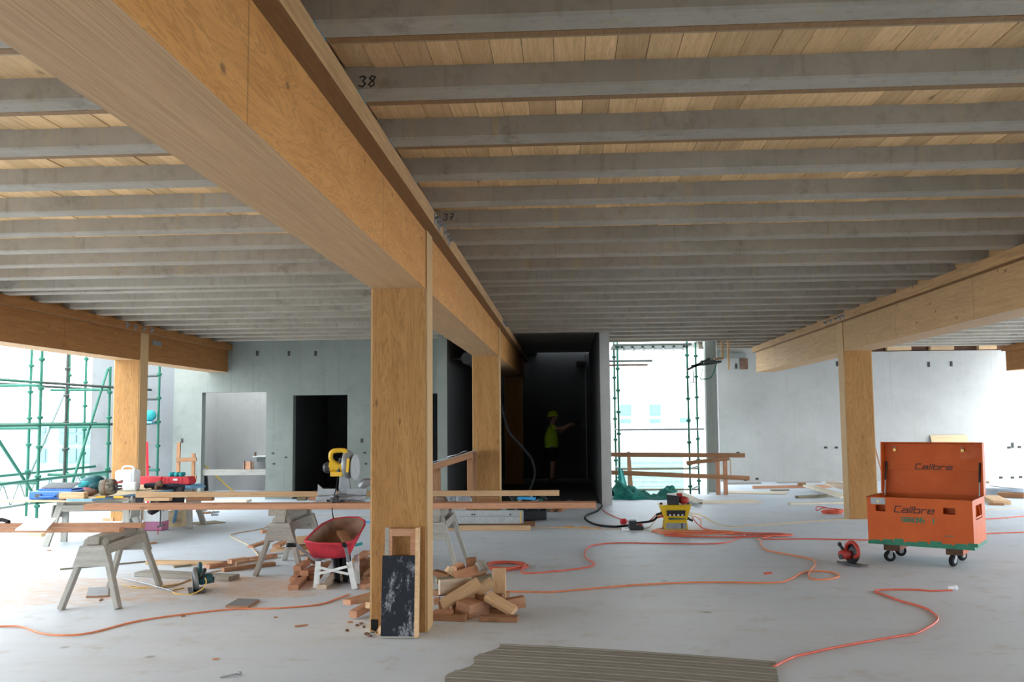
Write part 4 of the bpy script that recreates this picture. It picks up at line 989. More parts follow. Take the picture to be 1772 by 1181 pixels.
lid = m.build('lid', 'box_orange', parent=tc)
m = MB(); ubox(m, .005, TL-.005, .27, .36, .035, .05); m.build('stiffener', 'box_orange', parent=lid)
for x in (.13, .88):
    q = U(x, LH-.07, .03); m = MB(); m.tube(smoothpath([q+uz*.0-ux*.012, q+uz*.02, q+ux*.012]), .004, 6, mi=1); m.bar(q-uz*.005, q-uz*.035, .03, .016, uy)
    m.build('padlock', ['brass', 'galv'], parent=lid)
for x in (.035, TL-.035):
    a_, c_ = U(x, .37, .02), T(x, TD-.10, zt_-.03)
    md_ = a_.lerp(c_, .55)
    MB().cyl(a_, md_, .012, 8).build('gas_strut', 'black_plastic', parent=tc)
    MB().cyl(md_, c_, .007, 8).build('strut_rod', 'aluminium', parent=tc)
lettering('Calibre', T(.295, -.002, TB+.365), ux, uz, .065, .058, .022, .0125, -uy, .25).build('lettering', 'text_brown', parent=tc, label='dark Calibre lettering on the front')
lettering('Calibre', U(.36, .288, .033), ux, ldir, .058, .056, .022, .0115, -lth, .25).build('lettering', 'text_brown', parent=lid, label='dark Calibre lettering inside the lid')
lettering('GIBBONS', T(.37, -.002, TB+.262), ux, uz, .048, .040, .011, .009, -uy).build('stencil', 'green_paint', parent=tc, label='smudged green stencilled letters')
MB().bar(T(.70, -.002, TB+.255), T(.70, -.002, TB+.315), .012, .002, -uy).bar(T(.80, -.002, TB+.13), T(.90, -.002, TB+.135), .008, .002, -uy).build('paint_smear', 'green_paint', parent=tc)
# skids and castors
for x in (.15, .80):
    m = MB(); m.prism([T(x, .05, TB-.005), T(x+.17, .05, TB-.005), T(x+.17, .05, TB-.075), T(x, .05, TB-.075)], uy*.03); m.build('skid_end', 'rust', parent=tc)
    m = MB(); m.hexa([T(x+.12, .08, TB-.075), T(x+.17, .08, TB-.075), T(x+.17, TD-.1, TB-.06), T(x+.12, TD-.1, TB-.06), T(x+.12, .08, TB-.005), T(x+.17, .08, TB-.005), T(x+.17, TD-.1, TB-.005), T(x+.12, TD-.1, TB-.005)]); m.build('skid', 'box_orange', parent=tc)
for k, (x, y, a_) in enumerate(((.20, .10, .5), (.86, .10, 1.25), (.20, .60, .6), (.86, .60, 1.1))):
    c_ = T(x, y, .062); c_.z = .064; d = (ux*math.cos(a_)+uy*math.sin(a_))
    wdir = uz.cross(d)
    w_ = MB(); w_.lathe([(.03, -.022), (.055, -.022), (.063, -.012), (.063, .012), (.055, .022), (.03, .022)], c_, axis=wdir, n=20)
    wh = w_.build('castor', 'black_rubber', parent=tc)
    MB().cyl(c_-wdir*.026, c_+wdir*.026, .028, 12).build('castor_hub', 'galv', parent=wh)
    MB().bar(c_-wdir*.028, c_-wdir*.028+uz*.075+d*.02, .035, .005, wdir).bar(c_+wdir*.028, c_+wdir*.028+uz*.075+d*.02, .035, .005, wdir).bar(c_+uz*.072-d*.03, c_+uz*.072+d*.05, .075, .008).build('castor_fork', 'galv', parent=wh)

# ================================================================== YELLOW POWER BOX AND ITS TOOLS
yb = G(1170, 917); yx, yy = yb.x, yb.y+.12
pb = thing('power_box', 'yellow site power distribution box with cables plugged into it', 'power box', (yx, yy, 0))
m = MB()
def ring(w, d, z): return [(yx-w, yy-d, z), (yx+w, yy-d, z), (yx+w, yy+d, z), (yx-w, yy+d, z)]
for (w0, d0, z0_, w1, d1, z1_) in ((.175, .15, 0, .165, .14, .12), (.155, .13, .12, .21, .16, .30), (.215, .165, .30, .215, .165, .345), (.235, .18, .345, .235, .18, .36)):
    m.hexa(ring(w0, d0, z0_)+ring(w1, d1, z1_))
m.build('body', 'yellow_box', parent=pb, bevel=.006)
m = MB(); m.hexa([(yx-.13, yy-.152, .20), (yx+.13, yy-.152, .20), (yx+.13, yy-.14, .20), (yx-.13, yy-.14, .20), (yx-.14, yy-.168, .285), (yx+.14, yy-.168, .285), (yx+.14, yy-.15, .285), (yx-.14, yy-.15, .285)])
sp = m.build('socket_panel', 'black_plastic', parent=pb)
for k in range(4): MB().box(yx-.10+k*.06, yx-.075+k*.06, yy-.168, yy-.15, .205, .225).build('breaker', 'white_plastic', parent=sp)
MB().box(yx-.15, yx+.15, yy-.156, yy-.148, .015, .10).build('rating_plate', 'galv', parent=pb)
MB().box(yx+.07, yx+.095, yy-.160, yy-.156, .02, .095).build('plate_slot', 'dark_steel', parent=pb)
MB().hexa([(yx-.11, yy-.146, .145), (yx+.14, yy-.148, .15), (yx+.14, yy-.138, .15), (yx-.11, yy-.135, .145), (yx-.11, yy-.150, .175), (yx+.14, yy-.150, .165), (yx+.14, yy-.14, .165), (yx-.11, yy-.14, .175)]).build('paint_smear', 'teal_dark', parent=pb)
for s in (-1, 1): MB().box(yx+s*.20-.02, yx+s*.20+.02, yy-.02, yy+.02, .36, .385).build('lid_catch', 'black_plastic', parent=pb)
def plug(p_, d, mt, name='plug'):
    m = MB(); p_, d = Vector(p_), Vector(d).normalized(); m.cyl(p_, p_+d*.03, .026, 10); m.cyl(p_+d*.03, p_+d*.10, .018, 8); m.build(name, mt, parent=pb)
plug((yx-.17, yy-.05, .20), (-1, -.2, -.3), 'red_cord'); plug((yx-.18, yy+.02, .23), (-1, 0, -.3), 'black_plastic')
plug((yx+.18, yy-.05, .22), (1, 0, -.4), 'white_plastic'); plug((yx+.18, yy+.04, .24), (1, 0, -.3), 'white_plastic'); plug((yx+.17, yy-.02, .16), (1, 0, -.5), 'black_plastic')
# battery charger + red drill on top
ch = thing('battery_charger', 'black and red battery charger on top of the yellow power box', 'charger', (yx, yy, .361))
MB().prism([(yx-.12, yy-.10, .361), (yx+.05, yy-.13, .361), (yx+.05, yy-.13, .49), (yx-.13, yy-.10, .51)], (.03, .2, 0)).build('body', 'black_plastic', parent=ch, bevel=.008)
MB().ball((yx+.13, yy-.02, .42), .085, .08, .06, 12).build('red_pod', 'red_tool', parent=ch, smooth=True)
MB().box(yx+.04, yx+.12, yy, yy+.08, .44, .52).build('battery', 'red_tool', parent=ch, bevel=.01)
# second charger on the floor with a red ring
q = G(1100, 918); 
c2 = thing('battery_charger', 'black battery charger standing on the floor left of the yellow power box', 'charger', (q.x, q.y, 0))
MB().prism([(q.x-.10, q.y, .001), (q.x+.12, q.y, .001), (q.x+.12, q.y, .05), (q.x+.02, q.y, .07), (q.x+.02, q.y, .13), (q.x-.09, q.y, .13)], (0, .16, 0)).build('body', 'black_plastic', parent=c2, bevel=.01)
MB().box(q.x-.08, q.x+.01, q.y+.02, q.y+.14, .13, .145).build('battery_slot', 'galv', parent=c2)
MB().ball((q.x+.07, q.y+.07, .07), .04, .04, .02, 8).build('red_pad', 'red_tool', parent=c2)
q = G(1083, 919); MB().bar(q+Vector((-.03, 0, .02)), q+Vector((.05, .02, .02)), .03, .02).ball(q+Vector((-.04, 0, .025)), .025).build('plug_adapter', 'white_plastic', label='small white plug adapter on the floor beside the black charger', cat='adapter')
q = G(1079, 908); MB().lathe([(.03, -.05), (.045, -.03), (.045, .03), (.03, .05)], q+Vector((0, 0, .045)), axis=(1, .1, 0), n=12).build('cable_connector', 'red_case', label='red round connector on the black cable', cat='connector')
# ---- cables
def cable(name, pts, r, mt, label, cat='cord', k=8, par=None, z=None):
    P_ = [p_ if isinstance(p_, Vector) else (G(p_[0], p_[1], r) if len(p_) == 2 else G(p_[0], p_[1], p_[2])) for p_ in pts]
    m = MB(); m.tube(smoothpath(P_, k), r, 7); return m.build(name, mt, label=label, cat=cat, smooth=True)
def coilpts(cx, cy, rx, ry, turns, seed, z0_=.01, dz=.004):
    rnd = random.Random(seed); out = []
    for i in range(int(turns*10)+1):
        a_ = 2*math.pi*i/10; out.append(Vector((cx+rx*math.cos(a_)*rnd.uniform(.8, 1.08)+rnd.uniform(-.02, .02), cy+ry*math.sin(a_)*rnd.uniform(.75, 1.1), z0_+dz*i/10)))
    return out
cable('extension_cord', [(-8, 1085), (35, 1085), (70, 1096), (110, 1100), (160, 1095), (230, 1077), (300, 1066), (400, 1055), (480, 1053), (550, 1047), (585, 1036), (604, 1029)], .0075, 'orange_cord', 'orange extension cord snaking across the left foreground to the column')
cable('extension_cord', [(472, 905), (455, 915), (405, 924), (402, 930), (430, 944), (446, 960), (445, 968), (412, 972, .10), (404, 985), (360, 992), (300, 1014), (262, 1017), (225, 1014)], .007, 'tan_cord', 'tan extension cord curving behind the second sawhorse')
q = G(300, 1017)
cable('extension_cord', [(212, 1013), (240, 1018), (290, 1014), (335, 1005), (352, 1000, .12), (357, 1008, .14), (350, 1020, .05), (330, 1029), (305, 1028), (300, 1022), (318, 1018)], .006, 'yellow_cord', 'thin orange-yellow cord looped round the teal circular saw')
cable('metal_rod', [(214, 1002, .03), (250, 1010, .02), (300, 1024, .01)], .008, 'steel_grey', 'thin steel rod with a knob under the front left sawhorse', 'rod')
q = G(867, 985)
cable('extension_cord', coilpts(q.x+.04, q.y+.1, .24, .26, 6, 3)+[G(905, 992, .01), G(960, 989), G(1010, 983), G(1028, 978), G(1018, 969), G(1012, 962), G(1016, 949), G(1032, 943), (1070, 940), (1150, 941), (1240, 941), (1275, 933), (1290, 926)] if 0 else coilpts(q.x+.04, q.y+.1, .24, .26, 6, 3)+[G(905, 992, .01), G(960, 989, .01), G(1010, 983, .01), G(1029, 977, .01), G(1018, 969, .01), G(1012, 962, .01), G(1016, 949, .01), G(1032, 943, .01), G(1070, 940, .01), G(1150, 941, .01), G(1240, 941, .01), G(1275, 933, .01), G(1290, 926, .01)], .0085, 'red_cord', 'red extension cord coiled behind the right offcut heap and running to the power box')
cable('extension_cord', [(872, 1024), (920, 1025), (955, 1025), (1000, 1021), (1070, 1015), (1130, 1011), (1220, 1008), (1330, 1009), (1362, 1005), (1390, 991), (1420, 989), (1446, 992), (1452, 998), (1432, 1003), (1408, 1003), (1399, 998), (1402, 988), (1410, 978), (1406, 969), (1370, 961), (1328, 953), (1318, 945), (1316, 936), (1310, 932)], .0085, 'orange_cord', 'orange extension cord from the right offcut heap looping in the middle of the floor')
cable('extension_cord', [(1338, 1155), (1372, 1138), (1400, 1131), (1460, 1118), (1540, 1104), (1572, 1099), (1592, 1094), (1622, 1074), (1612, 1059), (1590, 1049), (1560, 1041), (1530, 1030), (1514, 1024), (1528, 1021), (1585, 1021), (1610, 1023), (1648, 1022)], .0085, 'red_cord', 'red-orange extension cord with a white plug on the right foreground floor')
q = G(1650, 1022); MB().cyl(q+Vector((-.04, 0, .02)), q+Vector((.01, .005, .022)), .02, 10).cyl(q+Vector((.01, .005, .022)), q+Vector((.035, .01, .03)), .024, 10).build('cord_plug', 'white_plastic', label='white plug at the end of the red-orange cord', cat='plug')
q = G(1255, 928)
cable('extension_cord', [Vector((yx+.25, yy-.05, .17)), G(1205, 905, .06), G(1222, 918, .02), G(1260, 925, .01)]+coilpts(q.x, q.y, .85, .26, 3, 5)+[G(1320, 933, .01), G(1400, 933, .01), G(1500, 935, .01), G(1600, 936, .01), G(1690, 925, .01), G(1790, 921, .01)], .0085, 'red_cord', 'red cord in loose loops right of the yellow box, running on behind the chest')
q = G(1215, 922)
cable('extension_cord', [Vector((yx+.25, yy+.03, .2)), G(1212, 900, .08), G(1218, 915, .02)]+coilpts(q.x-.1, q.y-.1, .62, .24, 2, 9)+[G(1140, 921, .01), G(1135, 917, .01), G(1150, 914, .01)], .0085, 'orange_cord', 'orange cord looping in front of the yellow power box')
cable('extension_cord', [Vector((yx+.24, yy+.05, .22)), G(1215, 893, .03), G(1240, 907), G(1268, 912), G(1320, 909), G(1420, 902), G(1500, 897), G(1620, 889), G(1790, 878)], .007, 'yellow_cord', 'yellow cord running from the power box towards the right column')
cable('extension_cord', [(1790, 892), (1720, 898), (1650, 900), (1560, 905)], .0085, 'red_cord', 'red cord at the far right behind the open chest')
cable('power_cable', [G(1042, 876, .02), G(1033, 885, .02), G(1016, 892, .02), G(1013, 899, .02), G(1030, 908, .02), G(1060, 912, .02), G(1085, 910, .03), G(1100, 906, .06), Vector((yx-.36, yy-.08, .12)), Vector((yx-.27, yy-.07, .18))], .017, 'black_rubber', 'thick black supply cable curving into the yellow power box')
cable('extension_cord', [G(1038, 878, .01), G(1050, 888, .01), G(1072, 898, .01), G(1090, 903, .01), G(1110, 905, .02), Vector((yx-.40, yy, .10)), Vector((yx-.28, yy+.02, .20))], .008, 'red_cord', 'thin red cord running left from the yellow box to the corridor wall')
cable('extension_cord', [G(915, 914, .01), G(970, 914, .01), G(1040, 916, .01), G(1090, 915, .01), G(1120, 914, .02), Vector((yx-.33, yy-.12, .1)), Vector((yx-.24, yy-.02, .2))], .007, 'tan_cord', 'thin tan cord running from the stacked planks to the yellow power box')
m = MB(); a_, c_ = G(960, 915, .004), G(1040, 915, .004); m.grid(lambda u, v: (a_.x+(c_.x-a_.x)*u, a_.y+.08*math.sin(u*5)+.12*v, .006+.01*abs(math.sin(u*9+v*2))), 16, 3); m.build('webbing_strap', 'orange_strap', solid=.003, label='flat orange webbing strap on the floor before the corridor', cat='strap')
q = G(1438, 890); cable('extension_cord', coilpts(q.x+.03, q.y, .17, .10, 5, 21, .01, .012)+[Vector((q.x-.1, q.y, .1)), Vector((q.x-.24, q.y-.02, .06)), Vector((q.x-.2, q.y+.05, .12)), Vector((q.x, q.y, .09))], .009, 'red_cord', 'small tangled red cord on the floor left of the right column')
# ================================================================== THINGS IN FRONT OF THE CORRIDOR
# aluminium planks on timbers
za = .10
stick('floor_timber', G(748, 918), G(918, 918), .10, .07, 'pine_pale', label='long pale timber with green-painted end under the aluminium planks', cat='timber') .location.z = .036
q = G(926, 911); stick('floor_timber', (-2.4, q.y, .036), (q.x, q.y, .036), .10, .07, 'pine_brown', label='second timber with green-painted end behind the long pale one', cat='timber')
ap = thing('aluminium_plank', 'perforated aluminium scaffold plank lying on edge before the corridor', 'scaffold plank', (-1.3, 14.2, .09))
a_, c_ = AY(757, 900, 14.1), AY(902, 902, 14.1)
MB().box(-2.6, c_.x, 14.10, 14.14, .073, .18).build('lower_face', 'aluminium', parent=ap)
MB().box(-2.6, c_.x+.03, 14.16, 14.21, .073, .265).build('upper_face', 'aluminium', parent=ap)
for px_ in (784, 788, 817, 821, 850, 854, 883, 886):
    q = AY(px_, 891 if px_ % 2 else 896, 14.155)
    MB().cyl((q.x, 14.15, q.z), (q.x, 14.162, q.z), .013, 8).build('hole', 'dark_steel', parent=ap)
MB().box(c_.x-.02, c_.x, 14.095, 14.1, .08, .26).build('yellow_tie', 'yellow_cord', parent=ap)
MB().box(-2.6, AY(806, 888, 14.2).x, 14.215, 14.55, .266, .285).build('grey_board', 'timber_weathered', label='thin grey board lying on the aluminium planks', cat='board')
# plan stand: sloping board with papers
ps = thing('plan_stand', 'rough timber stand with a sloping top holding drawings', 'plan stand', (-1.7, 14.6, 0))
zc0, zc1 = AY(752, 803, 14.5), AY(818, 782, 14.5)
xl_, xr_ = zc0.x-.30, zc1.x
sl = (zc1.z-zc0.z)/(zc1.x-zc0.x)
def zz(x): return zc0.z+sl*(x-zc0.x)
for y in (14.5, 15.1):
    stick('top_rail', (xl_, y, zz(xl_)-.045), (xr_, y, zz(xr_)-.045), .045, .10, 'pine_brown', parent=ps)
    stick('leg', (xr_-.05, y+.05, 0), (xr_-.05, y+.05, zz(xr_)-.02), .09, .045, 'pine_brown', up=(0, -1, 0), parent=ps)
    stick('leg', (xl_+.26, y+.05, 0), (xl_+.26, y+.05, zz(xl_+.26)-.05), .09, .045, 'pine_brown', up=(0, -1, 0), parent=ps)
MB().hexa([(xl_, 14.46, zz(xl_)), (xr_, 14.46, zz(xr_)), (xr_, 15.14, zz(xr_)), (xl_, 15.14, zz(xl_)), (xl_, 14.46, zz(xl_)+.014), (xr_, 14.46, zz(xr_)+.014), (xr_, 15.14, zz(xr_)+.014), (xl_, 15.14, zz(xl_)+.014)]).build('top_board', 'timber_grey', parent=ps)
stick('low_rail', (xl_+.2, 14.5, .30), (xr_, 14.5, .30), .045, .13, 'pine', parent=ps)
for k, (x0_, x1_) in enumerate(((xl_+.02, xl_+.58), (xl_+.50, xl_+.78))):
    MB().grid(lambda u, v, x0_=x0_, x1_=x1_, k=k: (x0_+(x1_-x0_)*u, 14.5+.5*v, zz(x0_+(x1_-x0_)*u)+.022+.008*k+.018*math.sin(u*4+k)**2*(1-v)), 8, 4).build('drawing_sheet', 'paper', solid=.006, label='%s sheaf of white drawings on the sloping stand' % ('larger left' if k == 0 else 'smaller right'), cat='drawings', smooth=True)
# gloves / clothing heap and hardware crate behind the bench
q = AY(790, 866, 14.0)
gm = MB()
for k in range(5): gm.ball((q.x-.14+.07*k, 14.35+.02*(k % 2), .43+.03*math.sin(k*1.3)), .06, .07, .085, 8, jit=.12)
gm.build('jacket', 'grey_glove', label='grey and dark jacket heaped on the plan stand rail', cat='jacket', smooth=True)
q = AY(762, 868, 14.2); MB().ball((q.x, 14.32, .42), .09, .08, .06, 8, jit=.2).build('paper_bag', 'leather_brown', label='crumpled brown bag left of the grey jacket', cat='bag', smooth=True)
# crate of clamps and fittings right of the second column
cx0, cx1 = AY(873, 880, 15.0).x, AY(945, 880, 15.0).x
cr = thing('fittings_crate', 'low black crate crammed with clamps and fittings in front of the corridor', 'crate', ((cx0+cx1)/2, 15.3, 0))
MB().box(cx0, cx1, 15.1, 15.6, .02, .16).build('tray', 'black_plastic', parent=cr, bevel=.01)
rnd = random.Random(4)
for k in range(26):
    x = rnd.uniform(cx0+.05, cx1-.05); y = rnd.uniform(15.12, 15.55); z = rnd.uniform(.18, .40)
    mt = rnd.choice(['galv', 'dark_steel', 'galv', 'scaffold_green', 'dark_steel', 'black_plastic'])
    d = Vector((rnd.uniform(-1, 1), rnd.uniform(-.5, .5), rnd.uniform(-.5, .8))).normalized()*rnd.uniform(.05, .13)
    m = MB(); m.tube([Vector((x, y, z))-d, Vector((x, y, z)), Vector((x, y, z))+d], rnd.uniform(.012, .024), 6); m.ball(Vector((x, y, z))+d, .03, .025, .03, 6)
    m.build('clamp', mt, parent=cr)
q = AY(912, 862, 15.2); MB().prism([(q.x-.16, 15.05, q.z-.01), (q.x+.14, 15.05, q.z-.02), (q.x+.15, 15.05, q.z+.012), (q.x-.13, 15.05, q.z+.022)], (0, .18, 0)).build('blue_handle_saw', 'blue_bright', label='bright blue handled tool lying on the crate of fittings', cat='hand tool')
for k, (x0_, x1_, mt) in enumerate(((940, 965, 'pine_brown'), (955, 985, 'pine_brown'), (968, 1000, 'pine_brown'))):
    a_, c_ = G(x0_, 885, .02), G(x1_, 868, .02); stick('timber_scrap', a_, c_, .06, .035, mt, label='dark timber scrap lying in the mouth of the corridor, %s' % ('leftmost', 'middle', 'rightmost')[k], cat='timber scrap')
stick('blue_strip', G(985, 866, .02), G(1015, 876, .02), .06, .02, 'blue_paint', label='pale blue strip on the floor at the corridor mouth', cat='strip')
a_ = G(625, 905); stick('blue_strip', Vector((a_.x, a_.y, .012)), Vector((a_.x+.35, a_.y, .012)), .09, .02, 'blue_bright', label='short bright blue strip on the floor left of the foreground column', cat='strip')
cable('string_line', [(540, 893), (600, 895), (650, 895)], .005, 'tan_cord', 'tan string line on the floor behind the wheelbarrow', 'string')
# conduit high on the corridor wall
q = AY(812, 620, 17.0); pp = thing('duct_pipe', 'dark round pipe end high beside the second column', 'pipe', (-2.2, 17.9, 2.6))
m = MB(); o_ = AY(811, 622, 18.4); m.tube([o_+Vector((0, -.3, 0)), o_+Vector((0, 2.5, 0))], .11, 16, cap=False); m.build('pipe_shell', 'pipe_grey', parent=pp, solid=.015)
MB().bar((-2.282, 18.3, o_.z), (o_.x, 18.3, o_.z), .04, .04).build('pipe_clip', 'dark_steel', parent=pp)
MB().lathe([(.125, 0), (.125, .05)], o_+Vector((0, -.3, 0)), axis=(0, 1, 0), n=16).build('pipe_collar', 'pipe_grey', parent=pp)
MB().lathe([(.075, -.005), (.075, .0)], o_+Vector((0, -.302, 0)), axis=(0, 1, 0), n=16).build('pipe_bore', 'black_plastic', parent=pp)
# black hose drooping in the corridor
cable('hose', [AY(868, 700, 17.6), AY(880, 745, 17.5), AY(905, 775, 17.4), AY(922, 800, 17.4), AY(924, 830, 17.4), G(905, 872, .02)], .02, 'black_rubber', 'black hose drooping in the dark corridor', 'hose')
q = AY(1014, 700, 25.3); m = MB(); m.cyl((q.x, 25.3, .0), (q.x, 25.3, 3.4), .015, 8); m.build('conduit', 'galv', label='thin steel conduit on the corridor back wall', cat='conduit')
q0, q1 = AY(905, 609, 25.4), AY(929, 612, 25.4); MB().box(q0.x, q1.x, 25.3, 25.5, q1.z-.02, q0.z+.03).build('steel_bracket', 'dark_steel', label='dark bracket at the lit top of the corridor back wall', cat='bracket')
q = AY(1005, 630, 25.4); MB().box(q.x-.12, q.x+.12, 25.2, 25.5, q.z-.06, q.z+.06).build('junction_box', 'dark_steel', label='dark junction box high on the corridor back wall', cat='box')

# ================================================================== WORKER
wp = G(955, 838); wx, wy = wp.x, wp.y
wk = thing('person', 'worker in lime shirt and hard hat with arm raised to the right', 'person', (wx, wy, 0))
def skin(name, chain, mt, parent, sub=2):
    """chain: list of (pos, radius, parent index)"""
    o0 = Vector(parent['_org']); me = bpy.data.meshes.new(name)
    me.from_pydata([tuple(Vector(c[0])+Vector((wx, wy, 0))-o0) for c in chain], [(c[2], i) for i, c in enumerate(chain) if c[2] is not None], [])
    o = bpy.data.objects.new(name, me); COL.objects.link(o); o.parent = parent; me.materials.append(M[mt])
    md = o.modifiers.new('skin', 'SKIN'); md.use_smooth_shade = True
    if not me.skin_vertices: print('no skin layer')
    for i, c in enumerate(chain):
        r = c[1] if isinstance(c[1], tuple) else (c[1], c[1])
        me.skin_vertices[0].data[i].radius = r
        me.skin_vertices[0].data[i].use_root = (i == 0)
    s_ = o.modifiers.new('sub', 'SUBSURF'); s_.levels = s_.render_levels = sub
    return o
body = [((0, 0, .95), (.11, .09), None), ((0, 0, 1.18), (.10, .08), 0), ((.01, 0, 1.38), (.12, .08), 1), ((.02, 0, 1.50), (.06, .06), 2), ((.04, 0, 1.56), (.06, .06), 3), ((.05, 0, 1.63), (.085, .095), 4), ((.05, 0, 1.72), (.08, .09), 5),
        ((.02, -.20, 1.43), .055, 2), ((.25, -.22, 1.40), .043, 7), ((.48, -.16, 1.50), .033, 8), ((.55, -.15, 1.52), (.035, .02), 9),
        ((.02, .20, 1.43), .055, 2), ((.22, .20, 1.30), .043, 11), ((.44, .10, 1.44), .033, 12), ((.51, .09, 1.47), (.035, .02), 13),
        ((0, -.11, .88), .085, 0), ((.03, -.12, .50), .062, 15), ((-.01, -.12, .10), .042, 16),
        ((0, .11, .88), .085, 0), ((.06, .12, .50), .062, 18), ((.05, .12, .10), .042, 19)]
bd = skin('body', body, 'skin', wk)
for s in (-1, 1):                       # fingers, closed round the tool held out in front
    y0_ = -.15 if s < 0 else .09; z0_ = 1.52 if s < 0 else 1.47; x0_ = .56 if s < 0 else .52
    for k in range(4):
        skin('finger', [((x0_, y0_-.03+.02*k, z0_+.01), .010, None), ((x0_+.04+.004*k, y0_-.03+.02*k, z0_+.015), .009, 0), ((x0_+.055, y0_-.03+.02*k, z0_-.015), .008, 1), ((x0_+.04, y0_-.03+.02*k, z0_-.03), .007, 2)], 'skin', wk, 1)
    skin('thumb', [((x0_-.01, y0_+s*-.03, z0_-.01), .011, None), ((x0_+.03, y0_+s*-.035, z0_-.03), .010, 0), ((x0_+.045, y0_+s*-.02, z0_-.04), .009, 1)], 'skin', wk, 1)
def W_(x, y, z): return Vector((wx+x, wy+y, z))
f = MB(); f.ball(W_(.145, 0, 1.655), .022, .016, .026, 8); f.build('nose', 'skin', parent=wk, smooth=True)
for s in (-1, 1):
    MB().ball(W_(.125, s*.035, 1.69), .012, .014, .010, 8).build('eye', 'white_plastic', parent=wk)
    MB().ball(W_(.04, s*.095, 1.66), .022, .012, .034, 8).build('ear', 'skin', parent=wk, smooth=True)
MB().ball(W_(.128, 0, 1.605), .012, .026, .008, 8).build('mouth', 'red_tool', parent=wk)
MB().ball(W_(.0, 0, 1.67), .095, .10, .085, 12).build('hair', 'boot', parent=wk, smooth=True)
shirt = [((0, 0, .80), (.19, .17), None), ((0, 0, 1.02), (.19, .165), 0), ((0, 0, 1.22), (.19, .155), 1), ((.01, 0, 1.38), (.19, .15), 2), ((.015, 0, 1.47), (.08, .08), 3), ((.02, -.20, 1.43), .08, 3), ((.15, -.215, 1.41), .075, 5), ((.02, .20, 1.43), .08, 3), ((.13, .205, 1.36), .075, 7)]
skin('shirt', shirt, 'hivis', wk)
shorts = [((0, 0, .93), (.175, .15), None), ((0, -.11, .82), .115, 0), ((.02, -.12, .55), .10, 1), ((0, .11, .82), .115, 0), ((.045, .12, .55), .10, 3)]
skin('shorts', shorts, 'shorts_black', wk)
hat = MB(); hat.lathe([(.135, 0), (.132, .03), (.118, .08), (.085, .125), (.035, .148), (.005, .15)], W_(.045, 0, 1.70), axis=(-.10, 0, 1), n=20); ho = hat.build('hard_hat', 'hat_lime', parent=wk, smooth=True)
MB().prism([W_(.10, -.11, 1.705), W_(.20, -.06, 1.70), W_(.215, 0, 1.70), W_(.20, .06, 1.70), W_(.10, .11, 1.705)], (0, 0, .012)).build('peak', 'hat_lime', parent=ho)
for s, dx in ((-1, -.01), (1, .05)):
    m = MB(); m.prism([W_(dx-.10, s*.12-.045, .002), W_(dx+.17, s*.12-.045, .002), W_(dx+.19, s*.12-.02, .03), W_(dx+.17, s*.12-.045, .06), W_(dx+.05, s*.12-.045, .09), W_(dx+.05, s*.12-.045, .17), W_(dx-.06, s*.12-.045, .17), W_(dx-.10, s*.12-.045, .05)], (0, .09, 0)); m.build('boot', 'boot', parent=wk, bevel=.012)
tl = thing('cable_bunch', 'bunch of cut cable ends held out by the worker', 'cables', tuple(W_(.60, -.05, 1.5)))
rnd = random.Random(11)
for k in range(9):
    e = W_(.72+.10*rnd.random()+.05*k/2*.3, -.1+.12*rnd.random(), 1.46+.14*rnd.random())
    m = MB(); m.tube(smoothpath([W_(.57, -.12+.01*k, 1.49), W_(.65, -.09, 1.5+.01*k), e]), .008, 6); m.ball(e, .014, .014, .014, 6, mi=1); m.build('cable_end', ['black_rubber', 'galv'], parent=tl)
# ================================================================== RIGHT OPENING: GUARD RAIL, NET, BOARDS
gr = thing('guard_rail', 'rough timber guard rail across the bright opening', 'guard rail', (2.2, 20.0, 0))
gy = 20.0
def rail(x0, y0, x1, y1, w, t, name='rail', Y=gy, mt='pine_brown', par=None, up=(0, 0, 1)):
    return stick(name, AY(x0, y0, Y), AY(x1, y1, Y), w, t, mt, up=up, parent=par or gr)
rail(1054, 787, 1289, 788.5, .045, .095); rail(1056, 818, 1297, 828, .045, .095)
rail(1188, 802, 1262, 793.5, .045, .085, Y=gy-.1)
for px_, tp in ((1243, 795), (1256, 792)):
    a_ = AY(px_, 852, 20.1); stick('post', (a_.x, 20.1, 0), (a_.x, 20.1, AY(px_, tp, 20.1).z), .09, .05, 'pine', up=(0, -1, 0), parent=gr)
m = MB(); a_, c_ = AY(1088, 782, gy+.06), AY(1092, 852, gy+.06)
m.prism([AY(1085, 782, gy+.06), AY(1090.5, 782, gy+.06), AY(1096, 852, gy+.06), AY(1087, 852, gy+.06)], (0, .045, 0)); m.build('post', 'pine', parent=gr)
stick('brace', AY(1264, 795, 20.2), AY(1265, 822, 20.2), .02, .02, 'pine_pale', parent=gr)
# green netting heap
nh = MB()
c0, c1_ = G(1062, 868), G(1175, 862)
def net(u, v):
    x = c0.x+(c1_.x-c0.x)*u; y = 19.35+(v-.5)*.9
    h = (.28*math.exp(-((u-.12)/.16)**2)+.13*math.exp(-((u-.38)/.14)**2)+.20*math.exp(-((u-.85)/.14)**2)+.03)*max(0, math.sin(math.pi*v))**.6
    h += .03*math.sin(u*31+v*9)*math.sin(math.pi*v)+.02*math.sin(u*57-v*21)*math.sin(math.pi*v)
    return (x+.03*math.sin(v*13), y+.05*math.sin(u*17), max(.004, h))
nh.grid(net, 60, 24); nh.build('debris_netting', 'net_green', label='heap of green debris netting on the floor at the bright opening', cat='netting', solid=.004)
m = MB(); a_ = AY(1080, 852, 19.9)
m.grid(lambda u, v: (a_.x-.12+.22*u*(1-.6*v), 19.88+.03*math.sin(u*9), .05+.52*v+.03*math.sin(u*7)), 8, 8); m.build('netting_tuft', 'debris_net', label='loose corner of green netting standing up beside the rail post', cat='netting', solid=.003)
